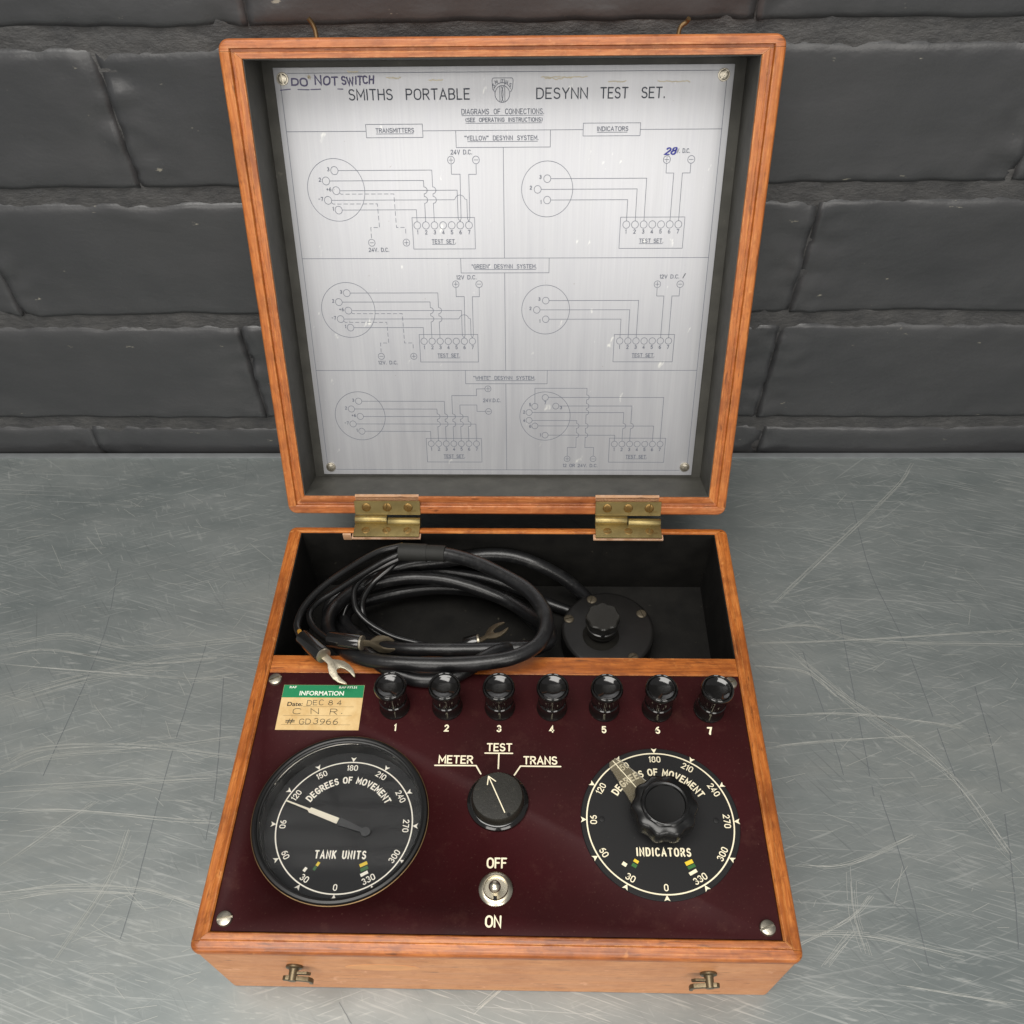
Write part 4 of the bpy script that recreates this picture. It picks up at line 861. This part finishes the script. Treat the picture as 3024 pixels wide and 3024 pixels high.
# ------------------------------------------------------------------ selector knob and switch
sel = empty('selector_knob', (-.0002, .0784, ZT), root)
lathe('knob_skirt', [(.0163, 0), (.0167, .0008), (.0165, .0022), (.0152, .0034), (.0145, .0036)], bakelite, sel, 72)
lathe('knob_top', [(.0144, .0034), (.0141, .0060), (.0137, .0084), (.0131, .0092), (.0090, .0095), (0, .0096)], bakelite_worn, sel, 72)
a0 = (4.1, -9.6); a1 = (-5.1, 10.6); d = Vector((a1[0]-a0[0], a1[1]-a0[1])).normalized()
def rot(v, a): return Vector((v.x*math.cos(a)-v.y*math.sin(a), v.x*math.sin(a)+v.y*math.cos(a)))
h1 = Vector(a1)-rot(d, .52)*4.8; h2 = Vector(a1)-rot(d, -.52)*4.8
ribbon('arrow_mark', mmv([[a0, a1], [tuple(h1), a1], [tuple(h2), a1]]), .00055, cream, sel, .0098, .00002)
lathe('set_screw_hole', [(.0010, .0091), (.0010, .0095)], dark_gap, sel, 12, (.0062, -.0106, -.0001))
sw = empty('toggle_switch', (.0001, .0319, ZT), root)
def serr(t, i): return 1+(.015*math.cos(60*t) if i in (0, 1) else 0)
lathe('lock_ring', [(.0086, 0), (.0087, .0010), (.0082, .0016), (.0064, .0022), (.0062, .0022)], nickel, sw, 120, fn=serr)
bu = lathe('bushing', [(.0064, .0020), (.0064, .0040), (.0061, .0044), (.0058, .0044), (.0057, .0036), (.0056, .0008), (0, .0006)], nickel, sw, 48, capb=False)
lathe('bushing_well', [(.00555, .0010), (.0001, .0011)], dark_gap, sw, 32, capb=False)
box('key_slot', -.0009, .0009, -.0066, -.0048, .0036, .0050, dark_gap, sw, 0)
lv = lathe('lever', [(.0020, .0), (.0019, .003), (.0019, .0070), (.0021, .0085), (.0026, .0103), (.0030, .0125), (.0030, .0140), (.0024, .0154), (.0012, .0161), (0, .0163)], nickel, sw, 32); orient(lv, (0, -.28, 1), (1, 0, 0), (0, .0005, .0012))

# ------------------------------------------------------------------ cable in the rear compartment
cab = empty('cable', (-.03, .22, ZF)); tag(cab, 'coiled black rubber cable with fork terminals and a round plug lying in the rear compartment', 'cable')
def rel(P): return [(a+.03, b-.22, c_-ZF) for a, b, c_ in P]
COIL = [(-0.0699, 0.2525, 0.076), (-0.0558, 0.252, 0.076), (-0.0417, 0.2505, 0.077), (-0.0208, 0.2423, 0.079), (0.0008, 0.2274, 0.082), (0.0163, 0.2136, 0.084), (0.0254, 0.196, 0.086), (0.0258, 0.1821, 0.087), (0.0205, 0.1713, 0.0875), (0.0081, 0.1629, 0.088), (-0.0069, 0.1591, 0.088), (-0.0258, 0.1572, 0.088), (-0.0447, 0.157, 0.088), (-0.0639, 0.1585, 0.087), (-0.0792, 0.1623, 0.084), (-0.0919, 0.1704, 0.078),(-.1045,.1843,.068),(-.1134,.1995,.06),(-.1165,.2132,.055),(-.1135,.226,.052),(-.1032,.2383,.052),(-.0887,.2454,.052),(-.0673,.2513,.05),(-.0449,.2501,.05),(-.0225,.2448,.048),(-.0002,.2362,.045),(.0164,.2206,.05),(.0274,.2045,.06),(.0291,.1891,.068),(.0216,.1817,.07),(.0116,.1794,.072),(-.0082,.1783,.072),(-.0281,.1784,.071),(-.0482,.1789,.07),(-.0691,.1823,.066),(-.0874,.1944,.055),(-.1027,.2099,.045),(-.1099,.224,.04),(-.1078,.2364,.036),(-.0978,.2436,.034),(-.0751,.2524,.032),(-.0465,.2547,.034),(-.0181,.2544,.03),(.0049,.2447,.028),(.0219,.2241,.03),(.0218,.1983,.045),(.0100,.1830,.066),(-.003,.1730,.0775),(-.0165,.1630,.0788),(-.0290,.1550,.0788),(-.042,.1520,.0786),(-.0548,.1535,.0786),(-.0688,.1600,.0788),(-.084,.1730,.074),(-.0980,.1900,.060),(-.1088,.2073,.045),(-.1224,.2274,.035),(-.1204,.2441,.035),(-.1032,.2575,.04),(-.0769,.2631,.045),(-.0634,.2667,.047),(-.0463,.2695,.05),(-.0289,.2684,.055),(-.0119,.2668,.058),(.0049,.264,.058),(.0217,.2594,.055),(.0386,.2561,.045),(.0513,.2519,.034),(.0572,.2493,.028)]
COIL = [(a, min(b, .2655), c_) for a, b, c_ in COIL]
tube('rubber_cable', rel(COIL), lambda t: .0046+.00012*math.sin(t*90), rubber, cab, 18, 8)
tube('rubber_cable', rel([(-.0635,.2655,.04),(-.0468,.263,.042),(-.018,.2590,.04),(.0048,.2548,.034),(.0277,.2501,.024),(.0448,.2437,.022)]), .0040, rubber, cab, 16, 8)
tube('sleeve', rel([(-.0712, .2530, .0758), (-.060, .2523, .0760), (-.0525, .2518, .0762)]), .0060, sleeve_m, cab, 20, 6); tube('sleeve', rel([(-.0530, .2518, .0762), (-.045, .2510, .0768), (-.0400, .2502, .0772)]), .0055, sleeve_m, cab, 20, 6)
W = [[(-.0704,.2577,.076),(-.0858,.2511,.077),(-.1048,.2344,.078),(-.1184,.2197,.078),(-.1264,.2055,.078),(-.1282,.1911,.079),(-.1245,.1819,.081),(-.1212,.1769,.084)],
 [(-.0702,.253,.074),(-.0815,.2468,.073),(-.0954,.2359,.072),(-.1095,.2231,.072),(-.1206,.2132,.072),(-.1239,.2029,.073),(-.1176,.1902,.076),(-.1045,.1760,.083)],
 [(-.0702,.2505,.072),(-.0818,.2451,.07),(-.0922,.2397,.068),(-.099,.2317,.066),(-.0994,.2226,.064),(-.0962,.2136,.062),(-.0874,.2062,.058),(-.0725,.1996,.054),(-.0566,.196,.052),(-.0409,.1931,.05),(-.0300,.1945,.05),(-.0255,.1962,.05)],
 [(-.0707,.2533,.07),(-.0791,.2456,.066),(-.0885,.2376,.062),(-.0939,.2269,.06),(-.0938,.2165,.058),(-.0889,.2092,.05),(-.0783,.2037,.045),(-.0721,.1994,.04)],
 [(-.0719,.2524,.068),(-.0874,.2447,.06),(-.1032,.2357,.05),(-.1093,.2258,.045),(-.1098,.216,.04),(-.1006,.2043,.04)]]
for q, r_ in zip(W, (.0023, .0022, .0020, .0021, .0017)): tube('wire', rel(q), r_, rubber_thin, cab, 12, 8)
tube('bare_strand', rel([(-.0718, .2583, .0765), (-.0694, .2588, .0768)]), .0011, copper, cab, 8, 2); tube('bare_strand', rel([(-.1248, .1836, .0828), (-.1226, .1796, .0845)]), .0014, copper, cab, 8, 2)
tube('blue_core', rel([(-.0740, .2510, .0738), (-.0700, .2530, .0742)]), .0018, blue_ins, cab, 8, 2)
def terminal(a, b, tip, up_=(0, 0, 1), r_=.0050, mt=None, roll_=0.):
    a, b, tip = Vector(rel([a])[0]), Vector(rel([b])[0]), Vector(rel([tip])[0])
    e = empty('fork_terminal', tuple(b), cab)
    ax = (b-a); L = ax.length
    bdy = lathe('terminal_sleeve', [(r_*.72, -L), (r_*.95, -L+.0006), (r_, -L+.0014), (r_, -.0012), (r_*.96, -.0004), (r_*.8, 0)], bakelite, e, 32); orient(bdy, ax, (0, 0, 1), (0, 0, 0))
    fer = lathe('ferrule', [(r_*.9, -.0008), (r_*.9, .0010), (r_*.5, .0014)], tin, e, 28); orient(fer, ax, (0, 0, 1), (0, 0, 0))
    d = tip-b; Lf = d.length; sh = .0022
    out = [(.0, -sh), (Lf*.26, -sh*.9), (Lf*.36, -.0040), (Lf*.50, -.0059), (Lf*.66, -.0064), (Lf*.82, -.0058), (Lf*.94, -.0044), (Lf, -.0032), (Lf*.96, -.0028), (Lf*.80, -.0031), (Lf*.66, -.0027)]
    inner = [(Lf*.56, -.0015), (Lf*.53, 0)]
    poly = out+inner+[(x, -y) for x, y in reversed(out+inner[:1])]
    fk = prism('fork', poly, -.0005, .0005, mt or tin, e, .0002)
    z_ = Vector(up_); x_ = d.normalized(); z_ = (z_-x_*z_.dot(x_)).normalized(); y_ = z_.cross(x_)
    m4 = Matrix((x_, y_, z_)).transposed().to_4x4() @ Matrix.Rotation(roll_, 4, 'X'); fk.matrix_local = m4
    return e
terminal((-.1217,.1784,.0845), (-.1062,.1634,.0870), (-.0880,.1482,.0835), r_=.0052)
terminal((-.1055,.1762,.0850), (-.0844,.172,.0875), (-.0640,.1700,.0885), roll_=1.25, r_=.0050, mt=dull_tin)
terminal((-.0264,.1958,.050), (-.0169,.1977,.052), (.0012,.2078,.0560), r_=.0050, roll_=-.3, mt=dull_tin)
# round plug on the end of the cable
pg = empty('round_plug', rel([(.069, .2200, .0300)])[0], cab)
lathe('plug_disc', [(.0300, -.0130), (.0312, -.0110), (.0316, 0), (.0312, .0040), (.0300, .0050), (.0290, .0053)], simple('plug_black', srgb(22, 21, 20), .45, spec=.4, var=.3), pg, 72)
lathe('plug_neck', [(.0125, .0050), (.0118, .0062), (.0095, .0080), (.0086, .0100), (.0100, .0120), (.0104, .0150), (.0100, .0160)], clay, pg, 40, (-.0050, -.0055, 0))
lathe('fluted_cap', [(.0080, .0158), (.0102, .0162), (.0108, .0170), (.0106, .0186), (.0098, .0190), (.0104, .0206), (.0108, .0214), (.0108, .0268), (.0100, .0276), (0, .0276)], clay, pg, 84, (-.0050, -.0055, 0), fn=lambda t, i: 1+(.05*math.cos(8*t) if 5 <= i <= 8 else 0))
box('plug_slot', -.0062, -.0038, -.0162, -.0146, .0176, .0202, dark_gap, pg, 0)
for (x, y), a in (((-.0262, .0078), .3), ((-.0100, .0243), 1.2), ((.0155, -.0228), .5), ((.0235, .0125), 2)): screw(pg, (x, y, .0053), .0034, simple('dull_plug_screw', srgb(92, 84, 70), .5, metal=.6, var=.3), a, .0009, .0004)
for o in pg.children: pass

# cycles housekeeping
S.render.film_transparent = False
